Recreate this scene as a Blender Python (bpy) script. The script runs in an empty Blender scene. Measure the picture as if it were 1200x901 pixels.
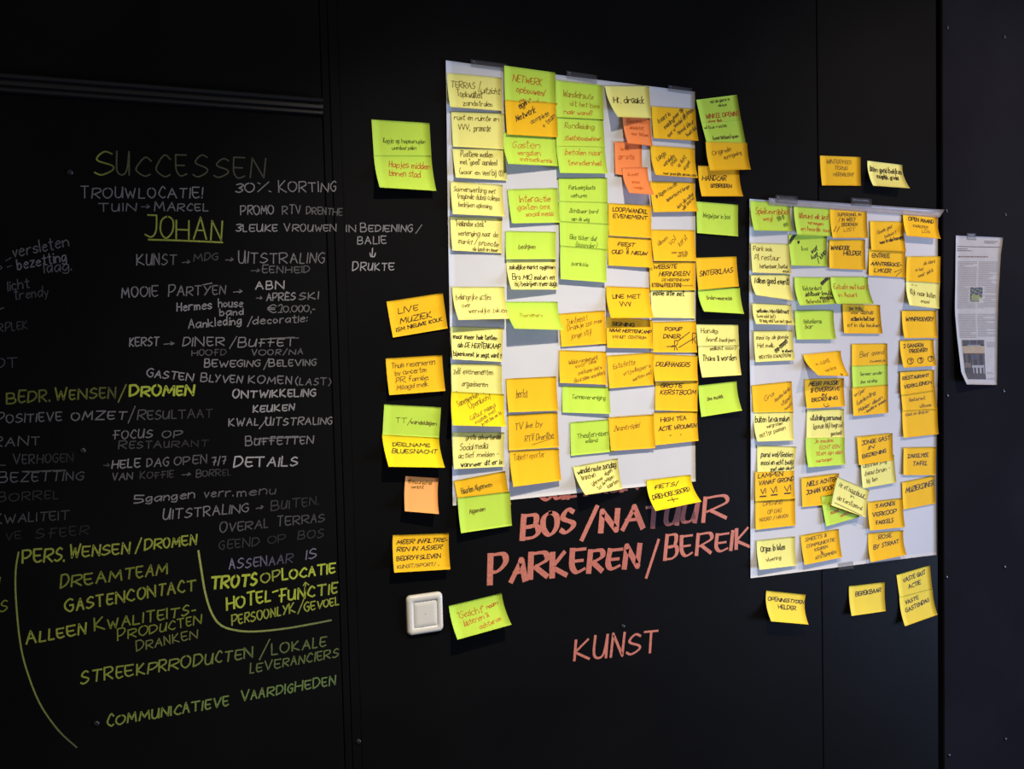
import bpy, math, random
from mathutils import Vector, Matrix

# ------------------------------------------------------------------ camera
# solved from the two flip-chart sheets (0.65 x 0.98 m): wall plane is y = 0, camera in front at -y
F_PX, YAW, PITCH, ROLL, DIST, EYE = 1105.76, 0.4105, 0.0487, -0.0252, 1.9858, 1.6
cy, sy, cp, sp = math.cos(YAW), math.sin(YAW), math.cos(PITCH), math.sin(PITCH)
FW = Vector((sy*cp, cy*cp, -sp)); _r = Vector((cy, -sy, 0)); _u = _r.cross(FW)
cr, sr = math.cos(ROLL), math.sin(ROLL)
RT = _r*cr + _u*sr; UP = _u*cr - _r*sr
EYEP = Vector((0, -DIST, EYE))
S = bpy.context.scene
cam = bpy.data.cameras.new('camera'); camo = bpy.data.objects.new('camera', cam)
S.collection.objects.link(camo)
cam.sensor_width = 36; cam.lens = F_PX/1200*36; cam.clip_start = .05
m = Matrix((RT, UP, -FW)).transposed().to_4x4(); m.translation = EYEP
camo.matrix_world = m; S.camera = camo

# ------------------------------------------------------------------ light
W = bpy.data.worlds.new('room_light'); S.world = W; W.use_nodes = True
W.node_tree.nodes['Background'].inputs[0].default_value = (1, .93, .86, 1)
W.node_tree.nodes['Background'].inputs[1].default_value = .15
def lamp(name, kind, loc, target, power, col, **kw):
    l = bpy.data.lights.new(name, kind); l.energy = power; l.color = col
    for k, v in kw.items(): setattr(l, k, v)
    o = bpy.data.objects.new(name, l); S.collection.objects.link(o); o.location = loc
    o.rotation_euler = (Vector(target)-Vector(loc)).to_track_quat('-Z', 'Y').to_euler()
    return o
lamp('ceiling_spot', 'SPOT', (.95, -1.60, 3.10), (.90, 0, .80), 258, (1, .91, .78),
     spot_size=math.radians(60), spot_blend=1.0, shadow_soft_size=.045)
lamp('ceiling_spot', 'SPOT', (2.9, -1.70, 3.10), (2.4, 0, 1.5), 135, (1, .80, .64),
     spot_size=math.radians(64), spot_blend=1.0, shadow_soft_size=.045)
lamp('ceiling_spot_spill', 'POINT', (1.0, -1.62, 2.95), (0, 0, 0), 5, (1, .78, .55), shadow_soft_size=.06)
lamp('wall_washer_spill', 'POINT', (4.4, -1.65, 2.75), (0, 0, 0), 16, (1, .80, .66), shadow_soft_size=.06)
lamp('daylight_window', 'AREA', (5.2, -2.1, .45), (1.8, 0, .9), 185, (.45, .61, 1), shape='RECTANGLE', size=1.6, size_y=.9)
vs = S.view_settings; vs.view_transform = 'Standard'; vs.look = 'None'; vs.gamma = 1; vs.use_curve_mapping = False
vs.exposure = 0

# ------------------------------------------------------------------ helpers
def ray(px, py):
    return (FW*F_PX + RT*(px-600) - UP*(py-450.5)).normalized()
def at(px, py, off=0.0):                      # where the sight line of a measured corner meets the plane `off` in front of the wall
    d = ray(px, py); t = (DIST-off)/d.y
    return EYEP + d*t
def scale_at(p):                              # pixels per metre there
    return F_PX/((p-EYEP).dot(FW))
def lin(c):
    return tuple(((x/255)/12.92 if x/255 <= .04045 else ((x/255+.055)/1.055)**2.4) for x in c)
def mat(name, col, rough=.8, spec=.3, bump=0, bscale=200, var=0, vscale=8, metallic=0, stretch=None, trans=None, attr=None, sub=0):
    M = bpy.data.materials.new(name); M.use_nodes = True
    nt = M.node_tree; b = nt.nodes['Principled BSDF']
    b.inputs['Base Color'].default_value = (*col, 1); b.inputs['Roughness'].default_value = rough
    b.inputs['Specular IOR Level'].default_value = spec; b.inputs['Metallic'].default_value = metallic
    tc = nt.nodes.new('ShaderNodeTexCoord'); mp = nt.nodes.new('ShaderNodeMapping')
    nt.links.new(tc.outputs['Object'], mp.inputs[0])
    if stretch: mp.inputs['Scale'].default_value = stretch
    src = None
    if attr:
        a = nt.nodes.new('ShaderNodeAttribute'); a.attribute_name = attr; src = a.outputs['Color']
        nt.links.new(src, b.inputs['Base Color'])
    if var:
        n = nt.nodes.new('ShaderNodeTexNoise'); n.inputs['Scale'].default_value = vscale; n.inputs['Detail'].default_value = 4
        nt.links.new(mp.outputs[0], n.inputs['Vector'])
        r = nt.nodes.new('ShaderNodeMapRange'); r.inputs[1].default_value = .3; r.inputs[2].default_value = .7
        r.inputs[3].default_value = 1-var; r.inputs[4].default_value = 1+var*.4
        nt.links.new(n.outputs[0], r.inputs[0])
        mx = nt.nodes.new('ShaderNodeMix'); mx.data_type = 'RGBA'; mx.blend_type = 'MULTIPLY'; mx.inputs[0].default_value = 1
        mx.inputs[6].default_value = (*col, 1)
        if src: nt.links.new(src, mx.inputs[6])
        nt.links.new(r.outputs[0], mx.inputs[7]); nt.links.new(mx.outputs[2], b.inputs['Base Color'])
    if bump:
        n2 = nt.nodes.new('ShaderNodeTexNoise'); n2.inputs['Scale'].default_value = bscale; n2.inputs['Detail'].default_value = 3
        nt.links.new(mp.outputs[0], n2.inputs['Vector'])
        bp = nt.nodes.new('ShaderNodeBump'); bp.inputs['Strength'].default_value = bump; bp.inputs['Distance'].default_value = .002
        nt.links.new(n2.outputs[0], bp.inputs['Height']); nt.links.new(bp.outputs[0], b.inputs['Normal'])
    if trans is not None:
        t = nt.nodes.new('ShaderNodeBsdfTransparent'); ms = nt.nodes.new('ShaderNodeMixShader'); ms.inputs[0].default_value = trans
        nt.links.new(b.outputs[0], ms.inputs[1]); nt.links.new(t.outputs[0], ms.inputs[2])
        nt.links.new(ms.outputs[0], nt.nodes['Material Output'].inputs[0])
    return M
M_WALL = mat('black_panel_paint', (.0053, .0050, .0050), .50, .03, .10, 60, .25, 3)
M_WALLR = mat('black_side_panel_paint', (.0135, .0130, .0160), .6, .0, .10, 60, .2, 3)
M_GAP = mat('dark_joint', (.002, .002, .002), .9, .1, 0, var=.2)
M_TRIM = mat('black_moulding_paint', (.010, .0095, .010), .38, .35, .08, 50, .2, 6)
M_FLOOR = mat('dark_floor', (.05, .035, .025), .5, .4, .1, 30, .4, 5)
M_SHEET = mat('flipchart_paper', (.64, .625, .62), .75, .25, .22, 14, .03, 9)
M_INK = mat('marker_ink', (.1, .1, .1), .55, .25, 0, var=.22, vscale=160, attr='ink')
M_PEN = mat('pen_ink', (.1, .1, .1), .6, .2, 0, var=.10, vscale=400, attr='ink')
M_PRINT = mat('newspaper_print', (.3, .3, .3), .8, .2, 0, var=.05, vscale=200, attr='ink')
M_NEWS = mat('newsprint_paper', (.44, .42, .41), .85, .2, .15, 30, .06, 40)
M_TAPE = mat('clear_tape', (.16, .15, .16), .25, .5, 0, var=.1, vscale=60, trans=.80)
M_TAPEM = mat('milky_tape', (.50, .46, .48), .3, .5, 0, var=.1, vscale=60, trans=.55)
M_SCREW = mat('black_screw_head', (.012, .012, .014), .30, .5, 0, var=.1)
M_PLATE = mat('cream_plastic', (.74, .69, .58), .32, .5, .02, 80, .03, 10)
M_LED = mat('dark_indicator', (.05, .03, .03), .2, .6, 0, var=.1)
NC = {'Y': ('golden yellow', (.97, .535, .012)), 'D': ('bright yellow', (.98, .74, .010)), 'P': ('pale yellow', (.90, .83, .23)),
      'G': ('lime green', (.56, .78, .075)), 'B': ('soft yellow', (.93, .68, .060)), 'O': ('orange', (.98, .27, .075)), 'A': ('light orange', (.96, .42, .12))}
M_NOTE = {k: mat(v[0].replace(' ', '_')+'_note_paper', v[1], .78, .18, .10, 40, .04, 25) for k, v in NC.items()}

COL = S.collection
def mesh(name, V, Fc, M, parent=None, smooth=False, cols=None, flat=0):
    me = bpy.data.meshes.new(name); me.from_pydata([tuple(v) for v in V], [], Fc); me.update()
    if cols:
        a = me.color_attributes.new('ink', 'FLOAT_COLOR', 'POINT')
        a.data.foreach_set('color', [x for c in cols for x in (*c, 1)])
    if smooth:
        for p in me.polygons: p.use_smooth = p.index < len(me.polygons)-flat
    me.materials.append(M)
    o = bpy.data.objects.new(name, me); COL.objects.link(o)
    if parent:
        o.parent = parent; me.transform(Matrix.Translation(-parent.location)) if not parent.parent else me.transform(Matrix.Translation(-parent.location-parent.parent.location))
    return o
def empty(name, loc):
    o = bpy.data.objects.new(name, None); COL.objects.link(o); o.location = loc; o.empty_display_size = .03
    return o
def tag(o, label=None, cat=None, group=None, kind=None):
    if label: o['label'] = label
    if cat: o['category'] = cat
    if group: o['group'] = group
    if kind: o['kind'] = kind
    return o
def box(x0, x1, y0, y1, z0, z1):
    V = [(x, y, z) for x in (x0, x1) for y in (y0, y1) for z in (z0, z1)]
    return V, [(0, 1, 3, 2), (4, 6, 7, 5), (0, 4, 5, 1), (2, 3, 7, 6), (0, 2, 6, 4), (1, 5, 7, 3)]
def bevbox(name, x0, x1, yf, yb, z0, z1, b, M, parent):
    # front face at yf (towards the camera, negative), bevelled front edges
    V = [(x0, yb, z0), (x1, yb, z0), (x1, yb, z1), (x0, yb, z1), (x0, yf+b, z0), (x1, yf+b, z0), (x1, yf+b, z1), (x0, yf+b, z1),
         (x0+b, yf, z0+b), (x1-b, yf, z0+b), (x1-b, yf, z1-b), (x0+b, yf, z1-b)]
    Fc = [(3, 2, 1, 0), (8, 9, 10, 11)]
    for i in range(4):
        j = (i+1) % 4; Fc += [(i, j, 4+j, 4+i), (4+i, 4+j, 8+j, 8+i)]
    return mesh(name, V, Fc, M, parent)

# ------------------------------------------------------------------ the wall
wall = empty('wall_back', (0, 0, 0)); tag(wall, 'black painted panel wall with marker writing', kind='structure')
def wx(px, py=450): return at(px, py).x
X_DOOR, X_POST, X_SEAM, X_SEAM2, X_GAP0, X_GAP1 = wx(384, 300), wx(393, 300), wx(414, 550), wx(958, 160), wx(1098.5, 400), wx(1105, 400)
ZT = 3.1
Z_BAR1, Z_BAR0 = at(380, 116.5).z, at(380, 136).z
b, f = box(-2.2, 4.2, .03, .08, 0, ZT); mesh('backing', b, f, M_GAP, wall)
P = .0016
bevbox('panel', -2.2, X_DOOR-P, 0, .03, Z_BAR1, ZT, .0012, M_WALL, wall)                 # over the door leaf
bevbox('panel', -2.2, X_DOOR-P, 0, .03, .01, Z_BAR0, .0012, M_WALL, wall)              # the leaf that carries the writing
bevbox('post', X_DOOR+P*.3, X_POST-P*.6, 0, .03, .01, ZT, .001, M_WALL, wall)
bevbox('panel', X_POST+P*.4, X_SEAM2-P*.4, 0, .03, .01, ZT, .0010, M_WALL, wall)
bevbox('panel', X_SEAM2+P*.4, X_GAP0, 0, .03, .01, ZT, .0020, M_WALL, wall)
bevbox('panel', X_GAP1, 4.2, 0, .03, .01, ZT, .0030, M_WALLR, wall)
# moulded bar over the leaf: a ridged profile
prof = [(0.0, 0), (-.006, .0), (-.010, .06), (-.010, .20), (-.005, .24), (-.005, .30), (-.013, .36), (-.013, .55), (-.007, .60), (-.007, .66), (-.015, .74), (-.017, .90), (-.013, .99), (0, 1)]
V = []; Fc = []
for i, x in enumerate((-2.2, X_DOOR-P)):
    for y, t in prof: V.append((x, y, Z_BAR0+(Z_BAR1-Z_BAR0)*t))
n = len(prof)
for i in range(n-1): Fc.append((i, n+i, n+i+1, i+1))
Fc += [tuple(range(n-1, -1, -1)), tuple(range(n, 2*n))]
mesh('moulding', V, Fc, M_TRIM, wall)
# thin raised seam lines in the paint
for px, py in ((414, 550),):
    x = wx(px, py); b, f = box(x-.0012, x+.0012, -.0008, 0.001, .01, ZT); mesh('joint_strip', b, f, M_WALL, wall)
x = X_SEAM2+.0035; b, f = box(x-.0010, x+.0010, -.0006, .001, .01, ZT); mesh('joint_strip', b, f, M_WALL, wall)
for px, py in ((82, 202), (97, 528), (113, 848), (730, 734), (1109, 247), (1178, 251), (1110, 463), (1176, 458), (1109, 676), (1177, 664), (1112, 885), (1178, 866), (1110, 32), (1177, 43), (420, 869)):
    p = at(px, py); V = []; Fc = []; R = .0060 if px < 800 else .0054; K = 12
    rings = [(1, 0), (.96, .35), (.75, .75), (.4, .95)]
    for rr, hh in rings:
        for k in range(K): a = k*2*math.pi/K; V.append((p.x+R*rr*math.cos(a), -.0032*hh, p.z+R*rr*math.sin(a)))
    V.append((p.x, -.0032, p.z))
    for i in range(3):
        for k in range(K): Fc.append((i*K+k, i*K+(k+1) % K, (i+1)*K+(k+1) % K, (i+1)*K+k))
    for k in range(K): Fc.append((3*K+k, 3*K+(k+1) % K, 4*K))
    mesh('screw', V, Fc, M_SCREW, wall, True)
b, f = box(-2.2, 4.2, -3.2, .08, -.05, 0); tag(mesh('floor', b, f, M_FLOOR), 'dark floor at the foot of the panel wall', kind='structure')

# ------------------------------------------------------------------ stroke lettering
G = {'A': '00 3a 60;14 54', 'B': '00 0a;~0a 4a 58 45 05;~05 55 62 40 00', 'C': '~58 3a 17 03 30 51', 'D': '00 0a;~0a 4a 66 42 00',
'E': '0a 5a;~0a 03 20 51;05 45', 'F': '1a 6a;2a 20;05 55', 'G': '~59 3a 07 03 30 52 55;35 55', 'H': '00 0a;60 6a;05 65', 'I': '00 0a',
'J': '1a 5a;~5a 53 30 01', 'K': '00 0a;5a 04 60', 'L': '0a 00 40', 'M': '00 1a 43 7a 80', 'N': '00 0a 60 6a', 'O': '~3a 08 03 30 63 68 3a',
'P': '00 0a;~0a 5a 67 34 04', 'Q': '~3a 08 03 30 63 68 3a;42 70', 'R': '00 0a;~0a 5a 67 35 14;24 60', 'S': '~59 3a 18 16 54 52 20 01',
'T': '0a 6a;3a 30', 'U': '~0a 02 20 42 5a;5a 50', 'V': '0a 30 6a', 'W': '0a 20 47 60 8a', 'X': '0a 60;6a 00', 'Y': '0a 35;6a 10', 'Z': '0a 6a 00 60',
'a': '~56 26 03 20 54;56 50', 'b': '0a 00;~04 36 53 30 00', 'c': '~55 26 03 20 51', 'd': '~54 36 03 20 53;5a 50', 'e': '~03 54 36 03 20 51',
'f': '~4a 29 20;06 46', 'g': '~56 26 03 20 54;~56 5z 3x 0y', 'h': '0a 00;~04 36 54 50', 'i': '06 00;09 08', 'j': '~26 2z 0x;29 28',
'k': '0a 00;46 03 50', 'l': '0a 00', 'm': '06 00;~04 26 34 30;~34 56 74 70', 'n': '06 00;~04 36 54 50', 'o': '~26 03 20 53 26',
'p': '06 0x;~04 36 53 30 01', 'q': '~56 26 03 20 54;56 5x', 'r': '06 00;~04 26 46', 's': '~45 26 04 42 20 01', 't': '~2a 21 30 40;07 47',
'u': '~06 02 20 52 56;56 50', 'v': '06 20 46', 'w': '06 20 34 40 66', 'x': '06 50;56 00', 'y': '06 30;56 1x', 'z': '06 46 00 40',
'0': '~3a 08 03 30 63 68 3a', '1': '08 2a 20', '2': '~08 3a 58 30;00 50', '3': '~09 3a 58 25;~25 53 30 01', '4': '3a 03 53;4a 40', '5': '5a 0a 05;~05 45 52 20 00',
'7': '0a 5a 20;14 55', '8': '~3a 08 52 30 02 58 3a', '.': '00 01', ',': '01 0y', ':': '01 02;05 06', '!': '0a 03;00 01', '/': '0z 4b', '-': '04 34',
'+': '05 65;38 32', '(': '~2b 05 2z', ')': '~0b 25 0z', '%': '00 5a;09 18;51 60', '&': '~50 08 2a 47 12 20 54', "'": '0a 18', '"': '0a 08;2a 28',
'>': '04 64;47 64 42', '|': '3a 30;~14 20 50 64', '^': '39 30;16 39 66', '*': '~39 08 03 30 63 68 39;37 33;27 47', '=': '03 43;06 46', 'È': '5a 0a 00 50;05 45;1c 3b',
'€': '~58 3a 07 03 30 51;z6 46;z4 44', '?': '~08 2a 48 25 23;20 21', 'Ö': '0a 0a', '~': '~03 15 33 45 63 75 93', '_': '00 90', ';)': '',
'@': '06 08;46 48;~03 20 40 63', '$': '0a 00;3a 30;07 37;03 33', 'é': '~03 54 36 03 20 51;28 4a'}
HX = {'z': -1, 'y': -2, 'x': -3, 'a': 10, 'b': 11, 'c': 12}
def dg(c): return HX[c] if c in HX else int(c)
def crom(p, n=5):
    if len(p) < 3: return p
    closed = p[0] == p[-1]; out = []
    for i in range(len(p)-1):
        p0 = p[i-1] if i else (p[-2] if closed else p[0]); p1, p2 = p[i], p[i+1]
        p3 = p[i+2] if i+2 < len(p) else (p[1] if closed else p[-1])
        for k in range(n):
            t = k/n; t2, t3 = t*t, t*t*t
            out.append(tuple(.5*(2*b+(c-a)*t+(2*a-5*b+4*c-d)*t2+(3*b-a-3*c+d)*t3) for a, b, c, d in zip(p0, p1, p2, p3)))
    out.append(p[-1]); return out
GL = {}
for ch, s in G.items():
    if not s: continue
    st = []
    for part in s.split(';'):
        sm = part.startswith('~'); pts = [(dg(q[0]), dg(q[1])) for q in part.lstrip('~').split()]
        st.append(crom(pts) if sm else pts)
    GL[ch] = (st, max(x for q in st for x, y in q))
def strokes(text, rng, slant=.08, gap=2.3, jit=.35, first=False):
    """unit layout: x from 0..1 over the whole text, y with cap height = 1; returns list of (polyline, position along text)"""
    x = 0; out = []
    for ci, ch in enumerate(text):
        if ch == ' ': x += 4.5; continue
        st, w = GL[ch] if ch in GL else GL['-']
        sc = 1+rng.uniform(-.08, .08)*jit*2; dy = rng.uniform(-.5, .5)*jit; tl = rng.uniform(-.05, .05)*jit*2; ws = 1+rng.uniform(-.12, .12)*jit*2
        if first and len(text) > 5 and text.upper() == text: sc *= 1.12 if ci == 0 else .95
        for pl in st:
            out.append([(x+px*ws+(py*(slant+tl)), py*sc+dy) for px, py in pl])
        x += w*ws+gap*(1+rng.uniform(-.25, .25)*jit)
    x -= gap; x = max(x, 1)
    return [[(a/x, b/10) for a, b in pl] for pl in out], x
STK = [0]
def up_(p, l): return (p[0], p[1]-l, p[2])
def ribbon(pl, width, V, Fc, cols, fmap, cfun, nib=None):
    """pl in local metric 2D; fmap maps 2D -> 3D"""
    # densify
    q = [pl[0]]
    for a, b in zip(pl, pl[1:]):
        d = math.hypot(b[0]-a[0], b[1]-a[1])
        if d > 1e-7: q.append(b)
    if len(q) < 2: q.append((q[0][0], q[0][1]+width*.6))
    d0 = Vector(q[0])-Vector(q[1]); d1 = Vector(q[-1])-Vector(q[-2])
    q[0] = tuple(Vector(q[0])+d0.normalized()*width*.35); q[-1] = tuple(Vector(q[-1])+d1.normalized()*width*.35)
    STK[0] += 1; lift = (STK[0] % 9)*2.2e-5
    def hw(t):
        if not nib: return width*.5
        a, ratio = nib; s = math.sin(t-a); c = math.cos(t-a)
        return width*.5*math.sqrt(s*s+ratio*ratio*c*c)
    seg = [math.atan2(b[1]-a[1], b[0]-a[0]) for a, b in zip(q, q[1:])]
    for i in range(len(q)-1):          # one quad a segment, sharing rotated offsets: joints closed by small overlap
        a, b2 = q[i], q[i+1]
        ts = seg[i]
        def off(k):
            if 0 < k < len(q)-1:
                t0, t1 = seg[k-1], seg[k]; dd = (t1-t0+math.pi) % (2*math.pi)-math.pi
                if abs(dd) < 1.2:
                    tm = t0+dd/2; return tm, hw(tm)/max(.6, math.cos(dd/2))
            return ts, hw(ts)
        for (pt, k) in ((a, i), (b2, i+1)):
            t, w = off(k); nx, ny = -math.sin(t)*w, math.cos(t)*w
            for sgn in (1, -1):
                pp = (pt[0]+nx*sgn, pt[1]+ny*sgn); V.append(up_(fmap(*pp), lift)); cols.append(cfun(pt))
        n = len(V); Fc.append((n-4, n-3, n-1, n-2))
    for k in range(1, len(q)-1):       # square dots over sharp corners
        dd = (seg[k]-seg[k-1]+math.pi) % (2*math.pi)-math.pi
        if abs(dd) >= 1.2:
            w = max(hw(seg[k]), hw(seg[k-1]))*(1.12 if nib else 1); pt = q[k]
            for j in range(6):
                V.append(up_(fmap(pt[0]+w*math.cos(j*math.pi/3), pt[1]+w*math.sin(j*math.pi/3)), lift+1.0e-5)); cols.append(cfun(pt))
            n = len(V); Fc.append(tuple(range(n-6, n)))
def wall_text(words, label, off=.00035):
    """words: (text, x0, y0, x1, y1, cap px, width px, colour, end colour, nib)"""
    V = []; Fc = []; cols = []
    for wd in words:
        if wd[0] == 'PL':
            _, pts, wpx, c0, c1 = wd
            P3 = [at(*p) for p in pts]; pl = crom([(p.x, p.z) for p in P3], 8); s = scale_at(P3[0])
            x0, x1 = P3[0].x, P3[-1].x
            ribbon(pl, wpx/s, V, Fc, cols, lambda a, b: (a, -off, b), lambda p: tuple(u*(1-max(0, min(1, (p[0]-x0)/(x1-x0+1e-6))))+w*max(0, min(1, (p[0]-x0)/(x1-x0+1e-6))) for u, w in zip(lin(c0), lin(c1))))
            continue
        t, x0, y0, x1, y1, h, wpx, c0, c1, nib = (list(wd)+[None, None])[:10]
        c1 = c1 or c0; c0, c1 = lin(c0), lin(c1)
        A, B = at(x0, y0), at(x1, y1); s = scale_at((A+B)/2); H = h/s; D = (B-A)*(.965 if len(t) > 2 else 1); L = Vector((D.x, D.z)); ln = L.length; ang = math.atan2(L.y, L.x)
        up = Vector((-math.sin(ang*.6), math.cos(ang*.6)))
        rng = random.Random(t+str(x0)); st, _ = strokes(t, rng, .08, 2.3, .65, True); H *= .93; wpx *= .84 if nib is None else 1
        for pl in st:
            q = [(A.x+L.x*a+up.x*b*H, A.z+L.y*a+up.y*b*H) for a, b in pl]
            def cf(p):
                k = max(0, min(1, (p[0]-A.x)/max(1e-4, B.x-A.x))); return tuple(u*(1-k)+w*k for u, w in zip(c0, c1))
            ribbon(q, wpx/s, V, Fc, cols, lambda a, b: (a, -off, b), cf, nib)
    o = mesh('handwriting', V, Fc, M_INK, wall, cols=cols)
    tag(o, label)
    return o
def g(v): v = int(v*.90); return (v, int(v*.965), int(v*.96))
OL = (118, 124, 44); OB = (172, 182, 60); OM = (144, 151, 56); OD = (98, 110, 60)
T = wall_text
T([('S', 111, 204.8, 133, 204.8, 29, 2.2, (150, 158, 60), (110, 112, 50)), ('UCCESSEN', 137, 205, 315, 209, 27, 1.9, (92, 92, 58), (66, 62, 52))], 'large faded olive marker heading SUCCESSEN')
T([('TROUWLOCATIE!', 95, 232, 241.7, 232, 13.5, 1.6, g(140))], 'white marker word TROUWLOCATIE')
T([('TUIN', 115.6, 247.5, 161, 247, 10, 1.5, g(130)), ('>', 165, 246, 175, 246, 9, 1.3, g(110)), ('MARCEL', 181, 247, 246, 247, 10, 1.5, g(130))], 'white marker note about the garden')
T([('JOHAN', 170, 278, 262.5, 281, 25, 2.1, OM), ('PL', [(174, 280.8), (215, 282), (260.6, 284)], 2, OM, OM)], 'underlined green marker first name')
T([('30', 276, 225, 297.4, 225, 11, 1.6, g(150)), ('%', 302, 225, 317, 225, 13, 1.4, g(140)), ('KORTING', 326.7, 225, 395.6, 224.5, 12.5, 1.5, g(140))], 'white marker words 30% KORTING')
T([('PROMO', 282, 251.5, 322, 251, 11, 1.5, g(150)), ('RTV', 331, 251, 353, 250.5, 10.5, 1.3, g(125)), ('DRENTHE', 359, 250.7, 402.5, 252.5, 9, 1.3, g(115), g(90))], 'white marker words PROMO RTV DRENTHE')
T([('3', 276.4, 271, 282.3, 271, 9, 1.6, g(165)), ('LEUKE', 285, 271.5, 326, 271, 9, 1.5, g(160)), ('VROUWEN', 333, 271, 396, 271, 9, 1.4, g(145), g(130)), ('IN', 405.8, 271.5, 417, 271.5, 9, 1.4, g(135)), ('BEDIENING', 422.5, 271.5, 485, 271.5, 9, 1.4, g(145)), ('/', 487, 273, 493, 273, 10, 1.2, g(120)),
   ('BALIE', 418.8, 285.7, 454, 285.5, 9, 1.4, g(150)), ('|', 432, 300.5, 440, 300.5, 10, 1.5, g(170)), ('DRUKTE', 413, 317, 463, 316.5, 9.5, 1.5, g(165))], 'white marker line 3 LEUKE VROUWEN IN BEDIENING/BALIE with arrow to DRUKTE')
T([('versleten', 15.6, 301.7, 83, 288, 14, 1.5, g(120)), ('-', 8, 309, 15, 305, 10, 1.3, g(95)), ('-', 9, 317, 15, 315, 10, 1.3, g(95)), ('bezetting', 20.8, 315.5, 80, 305.5, 13, 1.6, g(135)), ('laag.', 52, 320, 85, 316, 13, 1.4, g(110)), (')', -2, 316, 2, 316, 5, 1.3, g(100))], 'grey marker words versleten, bezetting laag')
T([('licht', 9.4, 341, 35, 337, 12, 1.4, g(100)), ('trendy', 16.7, 351, 58, 346.5, 12, 1.4, g(95), g(75))], 'faded marker words licht trendy')
T([('r', -2, 369, 5, 367, 11, 1.5, g(100)), ('RPLEK', -2, 389, 33, 385, 10, 1.4, g(85), g(65)), ('OT', -6, 431.5, 20, 430, 12, 1.4, g(95), g(80))], 'faded marker word endings at the frame edge')
T([('KUNST', 160.4, 311, 208, 309.5, 13, 1.6, g(145), g(110)), ('>', 213, 311, 222, 310, 8, 1.2, g(100)), ('MDG', 227, 306, 256, 304.5, 9, 1.3, g(80)), ('>', 263.4, 308, 272.5, 307.5, 8, 1.2, g(110)), ('UITSTRALING', 280, 308.5, 383, 308, 13.5, 1.5, g(140), g(115)),
   ('>', 293.7, 320, 303, 320, 8, 1.2, g(95)), ('EENHEID', 307, 320, 365, 319.5, 8.5, 1.4, g(110), g(90))], 'white marker line KUNST, MDG, UITSTRALING, EENHEID')
T([('MOOIE', 142.7, 348.5, 186.5, 347, 12.5, 1.6, g(155), g(130)), ('PARTYEN', 197.5, 347, 266, 344.5, 12, 1.5, g(140), g(120)), ('-', 237, 336.5, 249, 334, 6, 1.4, g(140)), ('>', 273, 345, 283, 344, 8, 1.2, g(130)), ('ABN', 299.6, 339, 334, 338, 10, 1.7, g(175)),
   ('>', 300, 352, 307, 352, 7, 1.2, g(120)), ('APRÈS', 312.5, 352.5, 347, 351, 9, 1.5, g(150)), ('SKI', 350, 351, 373, 350, 9, 1.4, g(125)), ('€', 315, 366, 323, 366, 9, 1.4, g(130)), ('20.000,-', 326, 366, 370, 365, 8, 1.3, g(120))], 'white marker line MOOIE PARTYEN with arrows to ABN and APRES SKI')
T([('Hermes', 207.4, 364.5, 249, 361.5, 10.5, 1.6, g(165)), ('house', 256, 360, 285, 359.5, 10, 1.5, g(150)), ('band', 257.6, 369.7, 286, 368.5, 8, 1.5, g(150)), ('Aankleding', 221, 384.5, 285, 379.5, 10, 1.5, g(155)), ('/', 290, 382, 295, 382, 11, 1.3, g(140)), ('decoratie:', 296, 380, 361.5, 377, 9, 1.4, g(140), g(120))], 'white marker lines about a band and Aankleding/decoratie')
T([('KERST', 151.8, 405.5, 187, 405, 11, 1.6, g(155)), ('>', 192, 406, 204, 405, 8, 1.3, g(125)), ('DINER', 214, 405.5, 264.8, 405, 10.5, 1.5, g(145)), ('/', 269, 407, 277, 407, 12, 1.3, g(130)), ('BUFFET', 278.7, 406.5, 347, 405, 10, 1.5, g(140)), ('PL', [(310, 397.5), (330, 396), (350, 396)], 1.3, g(120), g(90)),
   ('HOOFD', 224.7, 416.8, 266, 416, 7, 1.3, g(105), g(75)), ('VOOR/NA', 295, 416.5, 357, 415, 7, 1.3, g(110), g(95))], 'white marker line KERST, DINER/BUFFET, HOOFD, VOOR/NA')
T([('BEWEGING', 239.5, 430, 306.4, 429.5, 8.5, 1.5, g(155), g(130)), ('/', 309, 432, 314, 432, 11, 1.3, g(125)), ('BELEVING', 315, 429.5, 371.6, 428, 8.5, 1.5, g(140), g(115))], 'white marker words BEWEGING/BELEVING')
T([('GASTEN', 172, 441, 227.6, 446.5, 9.5, 1.6, g(160)), ('BLYVEN', 235, 447, 284.6, 449, 9, 1.5, g(145)), ('KOMEN', 291, 449, 343, 450, 9, 1.5, g(130)), ('(LAST)', 346, 451, 388.5, 451, 9, 1.4, g(125), g(85))], 'white marker line GASTEN BLYVEN KOMEN (LAST)')
T([('BEDR.', 8, 472.7, 59.4, 470, 14, 2.3, (112, 116, 40), (95, 98, 40)), ('WENSEN', 64.6, 468.5, 137.5, 466, 13, 2.2, (120, 124, 42), (84, 86, 42)), ('/', 138.5, 469, 148, 468, 16, 1.8, OL), ('DROMEN', 152, 464, 229, 463, 12.5, 3, OB)], 'olive marker heading BEDR. WENSEN/DROMEN')
T([('POSITIEVE', -5, 496, 75, 493, 11, 1.5, g(120), g(125)), ('OMZET', 84, 492.5, 149, 491, 10.5, 1.6, g(135)), ('/', 150, 494, 160, 492, 16, 1.4, g(115)), ('RESULTAAT', 161, 492, 252, 488.5, 11, 1.5, g(105), g(48))], 'grey marker line POSITIEVE OMZET/RESULTAAT fading out')
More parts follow.
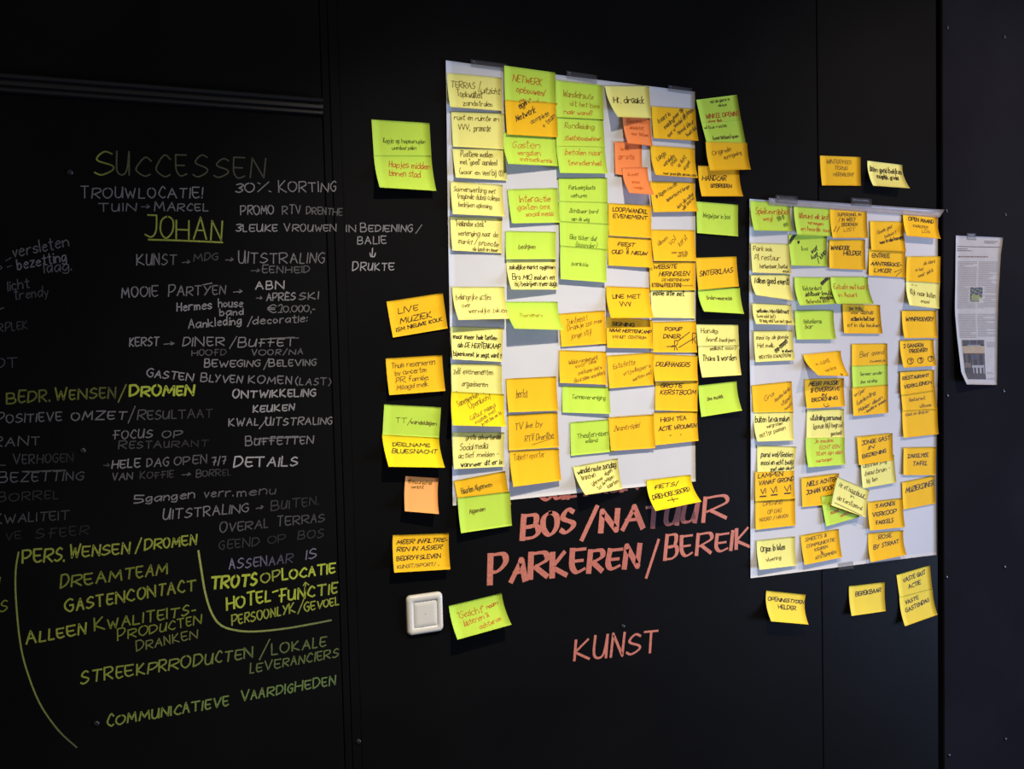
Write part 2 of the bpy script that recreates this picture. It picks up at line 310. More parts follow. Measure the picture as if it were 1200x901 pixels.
T([('RANT', -8, 523.5, 48, 521, 11, 1.5, g(115), g(95)), ('L', -3, 545, 6, 545, 9, 1.4, g(85)), ('VERHOGEN', 15.6, 543.7, 88, 541, 11, 1.4, g(85), g(45)), ('BEZETTING', -2, 565, 100, 562, 12, 1.6, g(110), g(80)), ('PL', [(30, 553), (55, 551.5), (77, 551)], 1.4, g(95), g(85))], 'grey marker words at the left edge ending in BEZETTING')
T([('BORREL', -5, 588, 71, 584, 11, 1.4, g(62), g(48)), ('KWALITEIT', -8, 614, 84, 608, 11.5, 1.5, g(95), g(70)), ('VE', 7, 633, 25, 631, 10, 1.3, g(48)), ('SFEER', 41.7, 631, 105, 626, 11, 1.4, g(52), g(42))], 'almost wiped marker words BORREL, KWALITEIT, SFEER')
T([('FOCUS', 132, 514.5, 180, 512.5, 10, 1.5, g(130)), ('OP', 190, 513, 213, 512, 9, 1.4, g(110)), ('RESTAURANT', 139, 526, 247, 522.5, 8.5, 1.4, g(90), g(45))], 'grey marker words FOCUS OP RESTAURANT')
T([('>', 121, 548, 128, 548, 8, 1.3, g(80)), ('HELE', 131, 549, 164.6, 547, 10.5, 1.7, g(150)), ('DAG', 172, 547, 198, 546, 10, 1.5, g(125)), ('OPEN', 204, 545, 243.7, 542.5, 10, 1.5, g(115), g(95)), ('7/7', 249, 545.5, 265, 543, 10, 1.5, g(130)),
   ('VAN', 131.7, 563, 156, 561.5, 8.5, 1.4, g(110)), ('KOFFIE', 164, 561, 204, 559.5, 8.5, 1.4, g(70)), ('>', 212.5, 559, 223, 558, 7, 1.2, g(100)), ('BORREL', 230, 559, 271.5, 556.5, 8.5, 1.4, g(85), g(45))], 'grey marker lines HELE DAG OPEN 7/7')
T([('5', 157, 589, 168, 589, 10, 1.7, g(140)), ('gangen', 171, 588, 230, 583, 10.5, 1.6, g(135)), ('verr.', 239, 583, 274, 581, 11, 1.5, g(115)), ('menu', 278, 581.5, 323.7, 578.5, 11, 1.5, g(115), g(75))], 'grey marker line 5 gangen verr. menu')
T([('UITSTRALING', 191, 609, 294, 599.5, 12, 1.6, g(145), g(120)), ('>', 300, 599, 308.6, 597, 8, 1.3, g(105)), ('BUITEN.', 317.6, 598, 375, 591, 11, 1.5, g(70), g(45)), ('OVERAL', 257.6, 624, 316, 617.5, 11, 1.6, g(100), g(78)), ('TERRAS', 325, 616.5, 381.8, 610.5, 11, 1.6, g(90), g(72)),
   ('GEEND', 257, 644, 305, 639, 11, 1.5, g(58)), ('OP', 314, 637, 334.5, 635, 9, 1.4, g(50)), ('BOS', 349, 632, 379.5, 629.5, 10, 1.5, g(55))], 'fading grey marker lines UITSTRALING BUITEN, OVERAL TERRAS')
T([('ASSENAAR', 268.7, 667, 345, 659, 12, 1.6, (125, 118, 140), (60, 56, 66)), ('IS', 358.5, 655.5, 371, 653.5, 12, 1.6, (118, 112, 130))], 'lilac grey marker words ASSENAAR IS')
T([('ONTWIKKELING', 272.6, 466.5, 372.8, 464, 9, 1.9, g(178), g(150))], 'bright white marker word ONTWIKKELING')
T([('KEUKEN', 296.7, 483, 345.8, 480.5, 8, 1.8, g(170), g(150)), ('KWAL', 268, 499.3, 303, 498, 9, 1.5, g(150)), ('/', 304, 501, 311, 501, 12, 1.4, g(140)), ('UITSTRALING', 311.6, 498.5, 391, 497, 9, 1.5, g(150), g(130))], 'white marker words KEUKEN and KWAL/UITSTRALING')
T([('BUFFETTEN', 287.7, 522, 369.4, 519.5, 9.5, 1.5, g(130)), ('PL', [(298, 514.5), (330, 513), (352, 512.5)], 1.3, g(120), g(110))], 'grey marker word BUFFETTEN')
T([('DETAILS', 273.8, 547.5, 350.7, 545.5, 12, 2, g(185), g(165))], 'bold white marker word DETAILS')
T([('PERS.', 26.4, 659.7, 76, 657, 15, 2.5, OM), ('WENSEN', 81.4, 653.5, 153.8, 648, 13.5, 2.3, OM), ('/', 158.5, 647, 166, 645, 15, 2, OM), ('DROMEN', 169.4, 644.5, 231.5, 637.5, 12.5, 2.3, OM)], 'yellow green marker heading PERS. WENSEN/DROMEN')
T([('PL', [(21.8, 647), (18.5, 668), (18.6, 700), (23.3, 749.8), (31, 784), (46.6, 824), (68.4, 855.5), (90, 875.7)], 1.8, (140, 144, 66), (90, 90, 62))], 'long green marker bracket curving down the left')
T([('DREAMTEAM', 70.9, 689, 200.4, 671.5, 14, 2.3, OL), ('GASTENCONTACT', 77, 717, 234.6, 690, 14.5, 2.4, OM, OL)], 'yellow green marker lines DREAMTEAM and GASTENCONTACT')
T([('ALLEEN', 31, 754.5, 102.5, 741.5, 13, 2.4, OM), ('KWALITEITS-', 111, 739, 233, 718.5, 13, 2.1, OL), ('PRODUCTEN', 138, 750.5, 239, 729.5, 11.5, 1.8, OL), ('DRANKEN', 160, 763, 233, 747, 10.5, 1.6, (110, 114, 56))], 'olive marker lines ALLEEN KWALITEITS-PRODUCTEN DRANKEN')
T([('TROTS', 247.4, 690, 302.5, 685, 14, 3.2, OB), ('OP', 306.5, 683.5, 327.8, 679, 12.5, 2.1, OM), ('LOCATIE', 331, 679.5, 394, 670.5, 12.5, 2.5, OB), ('^', 354, 693, 362, 692, 13, 1.6, OM)], 'bold yellow green marker words TROTS OP LOCATIE')
T([('HOTEL', 266, 714.7, 319, 703, 15, 2.6, OB), ('-', 320, 699, 326, 697, 15, 2.4, OB), ('FUNCTIE', 327, 705, 396.5, 694.5, 14, 2.5, OB, OM), ('PERSOONLYK', 272, 732.5, 348, 717, 12, 1.9, OM), ('/', 349, 718, 356, 716, 13, 1.6, OM), ('GEVOEL', 357, 716.5, 398.4, 708, 10, 1.9, OM)], 'yellow green marker lines HOTEL-FUNCTIE and PERSOONLYK/GEVOEL')
T([('PL', [(232.5, 645.4), (236, 668), (240.6, 695), (248, 718), (259, 732.5), (278, 738.7), (301, 739.7), (333, 736.5), (360, 732), (387.8, 726.7)], 2.3, (155, 162, 80), (110, 116, 70))], 'green marker bracket hooking under the words on the right')
T([('STREEKPRRODUCTEN', 94.8, 801, 302.5, 769, 14.5, 2.2, OM, OD), ('/', 304, 771, 315, 767, 18, 1.8, OD), ('LOKALE', 318.5, 767, 383.8, 756.5, 12.5, 1.9, OD), ('LEVERANCIERS', 293, 788.5, 399.7, 769, 11, 1.8, OD)], 'green marker line STREEKPRRODUCTEN/LOKALE LEVERANCIERS')
T([('COMMUNICATIEVE', 126, 850.8, 272, 825.7, 12.5, 2.2, (132, 142, 60), (112, 132, 66)), ('VAARDIGHEDEN', 282.5, 821.7, 396.5, 801, 12, 2, (112, 132, 66), (104, 126, 72))], 'green marker line COMMUNICATIEVE VAARDIGHEDEN')
T([('S', 0, 717, 8, 716, 13, 1.8, OL), ('/', -2, 688, 2, 686, 9, 1.6, OL)], 'green marker letter cut by the left frame edge')
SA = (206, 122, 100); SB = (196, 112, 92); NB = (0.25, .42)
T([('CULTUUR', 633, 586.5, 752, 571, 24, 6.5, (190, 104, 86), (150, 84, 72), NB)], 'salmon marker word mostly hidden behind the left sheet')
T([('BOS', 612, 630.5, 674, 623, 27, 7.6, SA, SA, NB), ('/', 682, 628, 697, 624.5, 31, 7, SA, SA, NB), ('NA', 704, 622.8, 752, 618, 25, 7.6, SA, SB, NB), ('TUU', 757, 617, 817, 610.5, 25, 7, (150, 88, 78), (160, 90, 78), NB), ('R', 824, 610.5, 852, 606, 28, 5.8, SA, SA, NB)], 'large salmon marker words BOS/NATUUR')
T([('PARKEREN', 574, 683, 753, 662, 28, 7.6, SA, SB, NB), ('/', 757.5, 673, 770, 671, 41, 4.2, SA, SA, NB), ('BEREIK', 779, 655, 882, 640, 25, 5.2, SA, SA, NB)], 'large salmon marker words PARKEREN/BEREIK')
T([('KUNST', 673, 774, 772, 763.5, 26, 3.4, SA, SA, (0.25, .7))], 'salmon marker word KUNST alone below')

# ------------------------------------------------------------------ paper surfaces
def lift_point(px, py, base, top, udir, lo, hi):
    """the paper edge hangs square below its top corner: find how far it stands off the wall"""
    d = ray(px, py); den = d.dot(udir)
    off = None
    if abs(den) > 1e-6:
        t = (top-EYEP).dot(udir)/den; p = EYEP+d*t; off = -p.y
    if off is None: off = base+lo
    off = max(base+lo, min(base+hi, off))
    return at(px, py, off), off-base
def sheet_mesh(name, fn, nu, nv, M, th=.00018, parent=None):
    V = []; Fc = []
    for side in (0, 1):
        for j in range(nv+1):
            for i in range(nu+1):
                p = fn(i/nu, j/nv); V.append((p.x, p.y+side*th, p.z))
    N = (nu+1)*(nv+1)
    for j in range(nv):
        for i in range(nu):
            a = j*(nu+1)+i; q = (a, a+nu+1, a+nu+2, a+1)
            for t3 in ((q[0], q[1], q[2]), (q[0], q[2], q[3])): Fc.append(t3); Fc.append(tuple(N+k for k in reversed(t3)))
    def rim(seq):
        for a, b in zip(seq, seq[1:]): Fc.append((a, b, N+b, N+a))
    rim([i for i in range(nu, -1, -1)]); rim([nv*(nu+1)+i for i in range(nu+1)])
    rim([j*(nu+1) for j in range(nv+1)]); rim([j*(nu+1)+nu for j in range(nv, -1, -1)])
    return mesh(name, V, Fc, M, parent, True, flat=2*(nu+nv))

SH = .0030                                     # sheets hang 3 mm off the panels
def sheet(corners, label, seed, folds):
    c = [at(x, y, SH) for x, y in corners]; rng = random.Random(seed); ph = [rng.uniform(0, 6) for _ in range(6)]
    o = (c[0]+c[1])*.5; o = Vector((o.x, 0, o.z))
    def fn(u, v):
        p = (c[0]*(1-u)+c[1]*u)*(1-v)+(c[2]*(1-u)+c[3]*u)*v
        w = .0007*math.sin(5*v+ph[0])*math.sin(3*u+ph[1])+.0004*math.sin(13*v+2*u+ph[2])
        edge = max(0, abs(u-.5)*2-.86)/.14
        w += edge*(.0016*math.sin(9*v+ph[3]*(1 if u > .5 else 2))+.0008)
        for fv in folds: w -= .0007*math.exp(-((v-fv)/.006)**2)
        return Vector((p.x, p.y-max(-.0015, w), p.z))
    t = empty('flipchart_sheet', o); tag(t, label, 'paper', 'flip-chart sheets taped to the black wall')
    sheet_mesh('paper', fn, 40, 90, M_SHEET, .0003, t)
sheet([(522, 71), (814.5, 107.5), (530.5, 592.5), (815, 564)], 'large white paper sheet on the left, covered with five columns of notes', 3, (.36, .52))
sheet([(877.8, 233), (1099.5, 249), (879.8, 677.5), (1096.8, 650)], 'large white paper sheet on the right, covered with sticky notes', 8, (.5, .28))
def tape(q, off, M, label, curl=0, tip=None):
    c = [at(x, y, off) for x, y in q]; o = empty('tape_strip', Vector((c[0].x, 0, c[0].z)))
    def fn(u, v):
        p = (c[0]*(1-u)+c[1]*u)*(1-v)+(c[2]*(1-u)+c[3]*u)*v
        return Vector((p.x, p.y-curl*max(0, (u-.93)/.07)**2-.0002*math.sin(40*u), p.z))
    o2 = sheet_mesh('strip', fn, 40 if curl else 6, 2, M, .00008, o)
    tag(o, label, 'tape', 'tape strips holding paper to the wall')
tape([(551.7, 69.6), (594, 75), (552.2, 78.5), (594.5, 84)], .0046, M_TAPE, 'clear tape strip over top left edge of the left sheet')
tape([(664, 83), (699.5, 88.2), (664.2, 92), (699.7, 98)], .0046, M_TAPE, 'clear tape strip over top middle edge of the left sheet')
tape([(783, 99.5), (811, 103.6), (783, 107), (811, 111)], .0046, M_TAPE, 'clear tape strip at top right corner of the left sheet')
tape([(909, 228.2), (935, 230.2), (909, 238), (935, 240)], .0100, M_TAPE, 'short clear tape piece above the long strip, left of centre')
tape([(997.5, 231.3), (1021.5, 233), (997.5, 241), (1021.5, 243)], .0100, M_TAPE, 'short clear tape piece above the long strip, right of centre')
tape([(982, 660), (1000, 657.5), (982.3, 668), (1000.3, 666)], .0048, M_TAPE, 'small clear tape piece at bottom edge of the right sheet')
tape([(901, 231.8), (1105, 245.8), (901, 240), (1099, 255)], .0086, M_TAPEM, 'long milky tape strip along the top of the right sheet', .006)
tape([(1133, 272.7), (1144, 273.2), (1133, 281), (1144, 281.5)], .0040, M_TAPE, 'small clear tape piece at top of the newspaper clipping')

# ------------------------------------------------------------------ sticky notes
INK = {'k': (54, 44, 26), 'n': (104, 86, 36), 'p': (138, 104, 26), 'r': (196, 78, 26), 'q': (164, 122, 26), 'g': (92, 112, 30), 'o': (204, 98, 36)}
LAY = .0011
NOTE_I = [0]
def note(kind, q, label, lines, group, layer=1, hi=.030, lo=.0028, on_wall=False, ink='n', pw=1.55):
    NOTE_I[0] += 1; i = NOTE_I[0]
    base = (0.0006 if on_wall else SH+.0016)+LAY*layer+.00011*(i % 5)
    (x0, y0), (x1, y1), (x2, y2), (x3, y3) = q
    TL, TR = at(x0, y0, base), at(x1, y1, base); ud = (TR-TL).normalized()
    BL, hl = lift_point(x2, y2, base, TL, ud, lo, hi); BR, hr = lift_point(x3, y3, base, TR, ud, lo, hi)
    rng = random.Random(i*7); pe = 1.55+rng.random()*.6; bulge = rng.uniform(-.0006, .0012)*(1 if hi > .004 else .15)
    def fn(u, v, off=0):
        # the ends stay where the sight lines put them, the middle follows the curl of the sheet
        b = TL*(1-u)+TR*u; e = BL*(1-u)+BR*u; h = hl*(1-u)+hr*u
        f = max(0, (v-.12)/.88)**pe
        p = b*(1-v)+e*v
        y = -(base+h*f+bulge*math.sin(math.pi*u)*v*(1-v)*4*(.3+v)+off)
        return Vector((p.x, y, p.z))
    o = empty('sticky_note', Vector(((TL.x+TR.x)/2, 0, (TL.z+TR.z)/2)))
    tag(o, label, 'sticky note', group)
    sheet_mesh('paper', fn, 7, 15, M_NOTE[kind], .00015, o)
    Wm = (TR-TL).length; Hm = (TL-BL).length; V = []; Fc = []; cols = []
    s = scale_at(TL)
    for ln in lines:
        t, u0, u1, v, h = ln[:5]; sl = ln[5] if len(ln) > 5 else 0; ik = ln[6] if len(ln) > 6 else ink
        c = lin(INK[ik]); wpx = pw*(.62 if ik == 'k' else .47 if ik in 'nr' else .43); w = wpx/s
        r2 = random.Random(t+str(i)); st, nx = strokes(t, r2, .12+r2.uniform(-.1, .15), 1.5, .55 if t.upper() == t else 1.15)
        ang = math.atan2(-sl*Hm, (u1-u0)*Wm)
        L = (u1-u0)*Wm; H = h*Hm*(.84 if t.upper() == t else .86)
        ca, sa = math.cos(-ang), math.sin(-ang)
        def fm(a, b):
            X = u0*Wm+a*ca+b*sa*1.0; Y = v*Hm+a*sa-b*ca
            return fn(min(.995, max(.005, X/Wm)), min(.995, max(.005, Y/Hm)), .00028)
        Lr = math.hypot(L, sl*Hm)
        for pl in st:
            ribbon([(a*Lr, b*H) for a, b in pl], w, V, Fc, cols, fm, lambda p: c)
    if V: mesh('handwriting', V, Fc, M_PEN, o, cols=cols)
    return o
GL_ = 'sticky notes on the left paper sheet'; GR_ = 'sticky notes on the right paper sheet'; GW_ = 'sticky notes stuck straight on the black wall'
def L(kind, q, label, lines, **k): return note(kind, q, label, lines, GL_, **k)
def Rn(kind, q, label, lines, **k): return note(kind, q, label, lines, GR_, **k)
def Wn(kind, q, label, lines, **k): k.setdefault('on_wall', True); return note(kind, q, label, lines, GW_, **k)
# --- left sheet, first column
L('P', [(523.7,85.3),(588,91.3),(527.5,125.3),(589.2,130)], 'pale yellow note about a terrace, topmost in first column of left sheet', [('TERRAS',.06,.5,.40,.22),('/',.56,.6,.45,.3,0,'p'),('uitzicht',.6,.95,.5,.2,0),('Topkwaliteit',.16,.62,.66,.22),('zandstralen',.25,.8,.92,.18,-.03)], lo=.004)
L('P', [(528.7,130.8),(590.8,133.3),(530.8,171.7),(590,175)], 'pale yellow note, second from top in first column of left sheet', [('rust en ruimte en',.05,.9,.22,.16),('VVV,',.12,.34,.5,.18),('promotie',.42,.74,.52,.2)], hi=.003)
L('P', [(530.3,174.2),(591.7,175),(534.2,208),(594.5,211.7)], 'pale yellow note, third from top in first column of left sheet', [('Positieve melden',.14,.75,.26,.2),('met "goed" aandeel',.12,.82,.52,.2),('(waar en veel bij *)',.08,.93,.86,.2)])
L('P', [(528,212.5),(589.2,216.7),(530.8,250.8),(591.7,253.7)], 'pale yellow note, fourth from top in first column of left sheet', [('Samenwerking met',.06,.85,.28,.18),('(regionale clubs) collega',.12,.92,.5,.18),('bedrijven oplossing',.12,.76,.76,.18)])
L('P', [(527.5,254.2),(588.7,255.8),(530,293.3),(588.3,296.7)], 'pale yellow note, fifth from top in first column of left sheet', [('"Hollandse stek"',.1,.66,.26,.18),('verlenging naar de',.14,.92,.54,.17),('markt / promotie',.13,.92,.78,.17,.04),('de lunch en meer',.4,.92,.97,.12)])
L('P', [(529.8,336),(591.3,336),(537.4,374.9),(597,373.4)], 'pale yellow note below the gap in first column of left sheet', [('belangrijke acties',.05,.72,.38,.2,.02),('over',.14,.3,.62,.15),('wervelijke zaken',.24,.98,.80,.17)])
L('P', [(528.5,382.8),(589.8,384.3),(530.4,421),(588.3,424)], 'pale yellow note with DE HERTENKAMP in its middle line', [('maar meer hele tenten',.04,.88,.36,.15,0,'k'),('als DE HERTENKAMP',.12,.95,.62,.17,0,'k'),('bijeenkomst je zegt, want ?',.03,.98,.88,.15,0,'k')])
L('P', [(528.5,426.2),(588,427.2),(530,468),(589,470)], 'pale yellow note, lower part covered by a bright yellow one', [('zelf evenementen',.05,.82,.28,.18,0),('organiseren',.2,.7,.62,.18),('(-) met diploma',.05,.97,.95,.17)], hi=.0015)
L('D', [(529,458.7),(590.8,462),(530.4,498.3),(593.2,500)], 'bright yellow note with slanted pencil lines, first column of left sheet', [('Samenwerken',.14,.52,.45,.2,-.35,'p'),('Openlucht',.35,.75,.5,.2,-.35,'p'),('Cultuur maand',.35,.84,.85,.15,-.45,'p'),('muziek met',.44,.85,.95,.14,-.4,'p'),('in het bos om te',.56,.95,.99,.12,-.38,'p')], layer=4)
L('P', [(530.7,506.6),(591,506.6),(532,549.6),(591,546.6)], 'pale yellow note starting Social media, first column of left sheet', [('gratis advertentie',.25,.93,.2,.15),('Social media',.14,.68,.5,.2,-.04),('actief melden -',.1,.88,.72,.16,-.03),('wanneer dit er is',.14,.95,.96,.15,-.04,'k')])
L('Y', [(532,563.4),(591.9,551.9),(540,603),(599,591)], 'golden note with one slanting line, behind a lime note at left sheet corner', [('Haarlem Algemeen',.1,.7,.42,.18,-.05)], hi=.003)
L('G', [(536.3,583.3),(597.6,575.9),(540.4,624.7),(599.9,615.8)], 'lime green note reading Algemeen hanging below left sheet corner', [('Algemeen',.20,.50,.5,.14,-.04,'n')], layer=5)
# --- second column
L('G', [(590.8,76.7),(650.8,85),(592,124),(652,130)], 'lime green note reading NETWERK overlapping top edge of left sheet', [('NETWERK',.16,.72,.36,.2,.03,'r'),('opbouwen/',.22,.78,.62,.18,.02,'r'),('versterken',.28,.8,.88,.17,.02,'r')], hi=.0015)
L('Y', [(591.7,117.2),(653,120.8),(594.2,157.5),(653.8,160.8)], 'golden note with upward slanting Netwerk below the lime NETWERK note', [('eigen',.28,.46,.24,.2,-.2,'k'),('Netwerk',.2,.58,.6,.2,-.3,'k'),('complete',.48,.84,.66,.15,-.3,'n'),('+ team',.74,.96,.78,.18,-.4,'n')], layer=4)
L('G', [(588.7,155),(655,158),(595.8,192),(654.2,194.7)], 'lime green note reading Gasten in red with a curled lower edge', [('Gasten',.16,.66,.46,.26,0,'o'),('vergaten',.24,.66,.68,.18,0,'o'),('mensenkennis',.26,.88,.88,.17,.02,'o')], lo=.006)
L('G', [(594.7,222),(653.3,220.3),(600,261.7),(656.7,260.8)], 'lime green note reading Interactie and social media in orange red', [('Interactie',.22,.84,.38,.2,0,'r'),('gasten omv.',.16,.82,.6,.18,0,'o'),('social media',.3,.86,.8,.16,0,'o')])
L('G', [(592.5,270.8),(651.7,271.7),(593.3,304),(651.7,303.5)], 'lime green note reading bedrijven above a pale yellow one', [('bedrijven',.25,.58,.62,.2,0)], lo=.007)
L('P', [(593.3,305),(651.7,304.6),(599.5,339.2),(653.8,339.2)], 'pale yellow note with dense black handwriting, second column of left sheet', [('zakelijke markt opgeven',.05,.97,.3,.16,.0,'k'),('Bro MKJ maken en',.08,.94,.66,.2,0,'k'),('bij bedrijven meerdags',.1,.99,.88,.2,0,'k')], layer=0, lo=.009)
L('G', [(592.6,353.6),(653.6,353.6),(603,385),(660.6,386.6)], 'lime green note with strongly lifted lower edge and a single faint word', [('Topnemers',.2,.66,.56,.15,-.02,'q')], lo=.022, hi=.040)
L('Y', [(593.2,443.8),(652,441),(596,483.2),(654.3,481)], 'golden note reading herfst, second column of left sheet', [('herfst',.18,.4,.58,.25,0,'n')])
L('Y', [(595.4,486.7),(653.5,483.2),(596.3,527.9),(655.3,524)], 'golden note with two underlined lines about Drenthe television', [('TV live by',.14,.68,.42,.2,-.05),('RTV Drenthe',.32,.9,.78,.2,-.06),('_',.46,.9,.88,.1,-.16,'p')])
L('Y', [(597.2,528.8),(655.3,525.8),(601.7,570.5),(658,563)], 'golden note, lowest in second column of left sheet', [('Tablet reporter',.08,.7,.28,.2,-.06,'q')], layer=0)
# --- third column
L('G', [(651,94),(706,100),(652,137),(708,140)], 'lime green note reading Wandelroute, topmost in third column of left sheet', [('Wandelroute',.15,.78,.42,.19,.02,'q'),('uit het bos',.3,.9,.66,.16,.02,'q'),('naar wand?',.16,.76,.9,.15,0,'o')], layer=3, hi=.0015)
L('G', [(651.5,135),(707,137.6),(652,171),(709,172)], 'lime green note about the forest service, third column of left sheet', [('Rondleiding',.18,.8,.4,.2,.02,'q'),('Staatsbosbeheer',.16,.92,.8,.17,0,'o')], layer=2, hi=.0015)
L('G', [(651.6,165),(708.4,166.6),(656.4,202.6),(712.4,203.4)], 'lime green note reading betalen naar tevredenheid in orange', [('betalen naar',.16,.92,.42,.2,0,'o'),('tevredenheid',.2,.88,.74,.18,0,'o')], layer=4, lo=.007)
L('G', [(654.4,209),(711.6,208.4),(655.6,240),(712.4,240)], 'lime green note with two dark lines about parking, left sheet', [('Parkeerplaats',.2,.74,.42,.18,0,'g'),('verhuren',.24,.56,.72,.16,0,'g')], layer=0, hi=.001, lo=.0006)
L('G', [(655,235.6),(712,237),(656,264),(713,266)], 'lime green note about a visible road sign, left sheet third column', [('Zichtbaar bord',.2,.78,.46,.18,0,'g'),('aan de weg',.24,.6,.78,.18,.02,'g')], layer=1.6, hi=.0011, lo=.0006)
L('G', [(655.6,259),(713.6,262.4),(656.6,294),(711.6,296.4)], 'lime green note ending in a bracketed word, left sheet third column', [('Elke ticker dat',.2,.76,.58,.18,.02,'g'),('(bijzonder)',.32,.76,.84,.18,.02,'g')], layer=3.2, hi=.0011, lo=.0006)
L('G', [(656.6,287.6),(711,292),(657,327),(711,331)], 'lime green note with one short word, lowest of the green stack', [('banksia',.24,.58,.56,.14,0,'g')], layer=4.8, lo=.007)
L('Y', [(654.9,367.7),(708.9,363.6),(658,406.4),(711,402.6)], 'golden note with three slanting pencil lines, third column of left sheet', [('Tuinfeest !',.16,.6,.34,.18,-.08,'p'),('Drankje zoo mee',.16,.92,.54,.17,-.2,'p'),('jonge stijl',.22,.66,.78,.18,-.1,'p')])
L('Y', [(655.5,410.2),(710.8,412),(656.2,448.5),(711.7,450.8)], 'golden note crowded with slanting pencil words, third column of left sheet', [('Wildarrangement',.2,.82,.44,.14,-.2,'p'),('voor alle',.34,.78,.54,.14,-.2,'p'),('parkeerders',.4,.9,.74,.14,-.22,'p'),('(duurzaam wandelen)',.3,.97,.98,.14,-.3,'p')])
L('G', [(659,452.6),(714.5,453.6),(659.2,483.2),(716,485)], 'lime green note with one word, under two golden ones in third column', [('Tennisvereniging',.2,.9,.46,.17,.02,'g')], layer=0, lo=.005)
L('G', [(668.2,495),(719,490.7),(669.2,534),(720,529)], 'lime green note reading Theaterreizen, partly under a golden note', [('Theaterreizen',.16,.86,.5,.17,-.02,'g'),('eiland',.34,.62,.66,.14,0,'g')], hi=.004)
L('P', [(671.5,547),(723.8,537),(686,580),(729.5,573)], 'pale yellow note crowded with writing, curling over the left sheet bottom edge', [('wandel route zondag',.06,.94,.3,.22,-.04,'k'),('brunchen',.12,.44,.52,.2,-.04,'n'),('luifel voor',.3,.6,.78,.13,-.2,'n'),('tot de',.4,.62,.92,.13,-.18,'n'),('eigen',.66,.84,.5,.15,-.1,'n'),('wagen',.62,.86,.7,.15,-.1,'n'),('kaarten',.64,.94,.92,.15,-.16,'n')], hi=.034)
# --- fourth column
L('P', [(709,101),(760.6,101),(724,137),(763.6,138.6)], 'pale yellow note with bold slanted writing and curled left corner', [('Hr. draakk',.1,.84,.52,.24,.02,'k')], hi=.036, layer=2)
L('O', [(729.6,137),(761.6,137.6),(736,168),(765,171)], 'small orange note, uppermost of three stacked ones', [('Electrisch',.16,.86,.2,.14,.02,'o'),('laadstat',.22,.72,.42,.13,.02,'o'),('voor fietsen',.24,.88,.64,.12,.04,'o')], layer=2)
L('O', [(720,165.6),(752,167),(721,204),(753,208)], 'small orange note, middle of three stacked ones', [('wifi',.2,.5,.26,.16,0,'o'),('gratis',.14,.7,.5,.16,0,'o')], hi=.0025, layer=1)
L('O', [(729,196.6),(758.6,196),(738,226),(767,228)], 'small orange note, lowest of three, sticking out at its bottom edge', [('kunst',.2,.6,.3,.14,0,'o'),('expo',.3,.6,.58,.14,0,'o'),('regio',.3,.66,.8,.14,0,'o')], layer=4, lo=.012)
L('Y', [(713,238),(763.6,241),(713.6,276),(763.6,279)], 'golden note reading LOOP/WANDEL EVENEMENT', [('LOOP/WANDEL',.1,.9,.24,.15,.02,'k'),('EVENEMENT',.1,.9,.44,.13,.0,'k')], lo=.004)
L('Y', [(712.4,277),(763.6,280),(713,311),(766,313.6)], 'golden note reading FEEST OUD & NIEUW', [('FEEST',.2,.6,.3,.14,0,'k'),('OUD',.08,.32,.58,.16,0,'k'),('&',.4,.46,.56,.26,0,'k'),('NIEUW',.52,.88,.58,.15,0,'k')], layer=0, lo=.006)
L('Y', [(710.4,335.3),(761.3,337.2),(716,372.5),(766.4,372.5)], 'golden note reading LINE MET VVV', [('LINE MET',.14,.78,.38,.15,-.02,'k'),('VVV',.28,.54,.62,.16,0,'k')], layer=2.5, lo=.006)
L('Y', [(710.8,371),(764.5,375),(711.7,407.4),(765.5,408.3)], 'golden note reading SIGNING NAAR HERTENKAMP', [('SIGNING',.12,.6,.27,.14,0,'k'),('NAAR HERTENKAMP',.06,.97,.48,.13,0,'k'),('VANUIT CENTRUM',.12,.86,.68,.11,.0)], layer=0, lo=.004)
L('Y', [(711.1,416.8),(766.4,413),(714.2,455),(767.7,450.8)], 'golden note with fading slanting lines right of lime note, left sheet', [('Estafette',.12,.58,.42,.17,-.1,'p'),('vrijwilligers',.32,.92,.64,.14,-.2,'p'),('werken met',.52,.94,.84,.13,-.2,'p')])
L('Y', [(713.3,489.2),(766,485.4),(716,528.3),(767.9,525)], 'golden note with one faint curly word, beside HIGH TEA note', [('Zwanenspiel',.1,.66,.42,.2,-.06,'p')], layer=3, lo=.005)
# --- fifth column
L('Y', [(763.6,124.6),(815,128),(766,162),(818.6,165)], 'golden note full of diagonal lines, topmost in fifth column of left sheet', [('kaart is',.14,.42,.52,.15,-.28,'n'),('melding',.28,.5,.7,.14,-.3,'n'),('voor u',.34,.5,.95,.13,-.24,'n'),('meer tijd',.5,.72,.36,.14,-.3,'n'),('wandel en',.5,.8,.62,.13,-.34,'n'),('speel kleur',.56,.96,.84,.14,-.42,'n'),('de kinder',.7,.98,.3,.14,-.26,'n'),('feest dag',.76,.99,.9,.13,-.3,'n')])
L('Y', [(762.4,170.6),(814,174),(768.4,205),(818,208.6)], 'golden note with diagonal words over a small bottom line, left sheet', [('Langs',.14,.34,.5,.18,-.24,'n'),('wandelen',.26,.54,.68,.15,-.36,'n'),('pad',.44,.58,.62,.16,-.2,'n'),('op zicht',.6,.8,.66,.15,-.34,'n'),('vogel',.72,.88,.78,.15,-.3,'n'),('naar goed gids die kan naar',.2,.97,.95,.1,.0,'n')], layer=2, lo=.007)
L('Y', [(762,212.4),(814,214),(766,248.6),(818.6,247.6)], 'golden note with diagonal lines right of the small orange notes', [('* Eigen route',.12,.6,.55,.15,-.45,'n'),('speurtocht langs',.34,.88,.66,.13,-.5,'n'),('door alle natuur',.56,.97,.9,.13,-.5,'n'),('wild avond',.66,.96,.96,.13,-.4,'n')], layer=0)
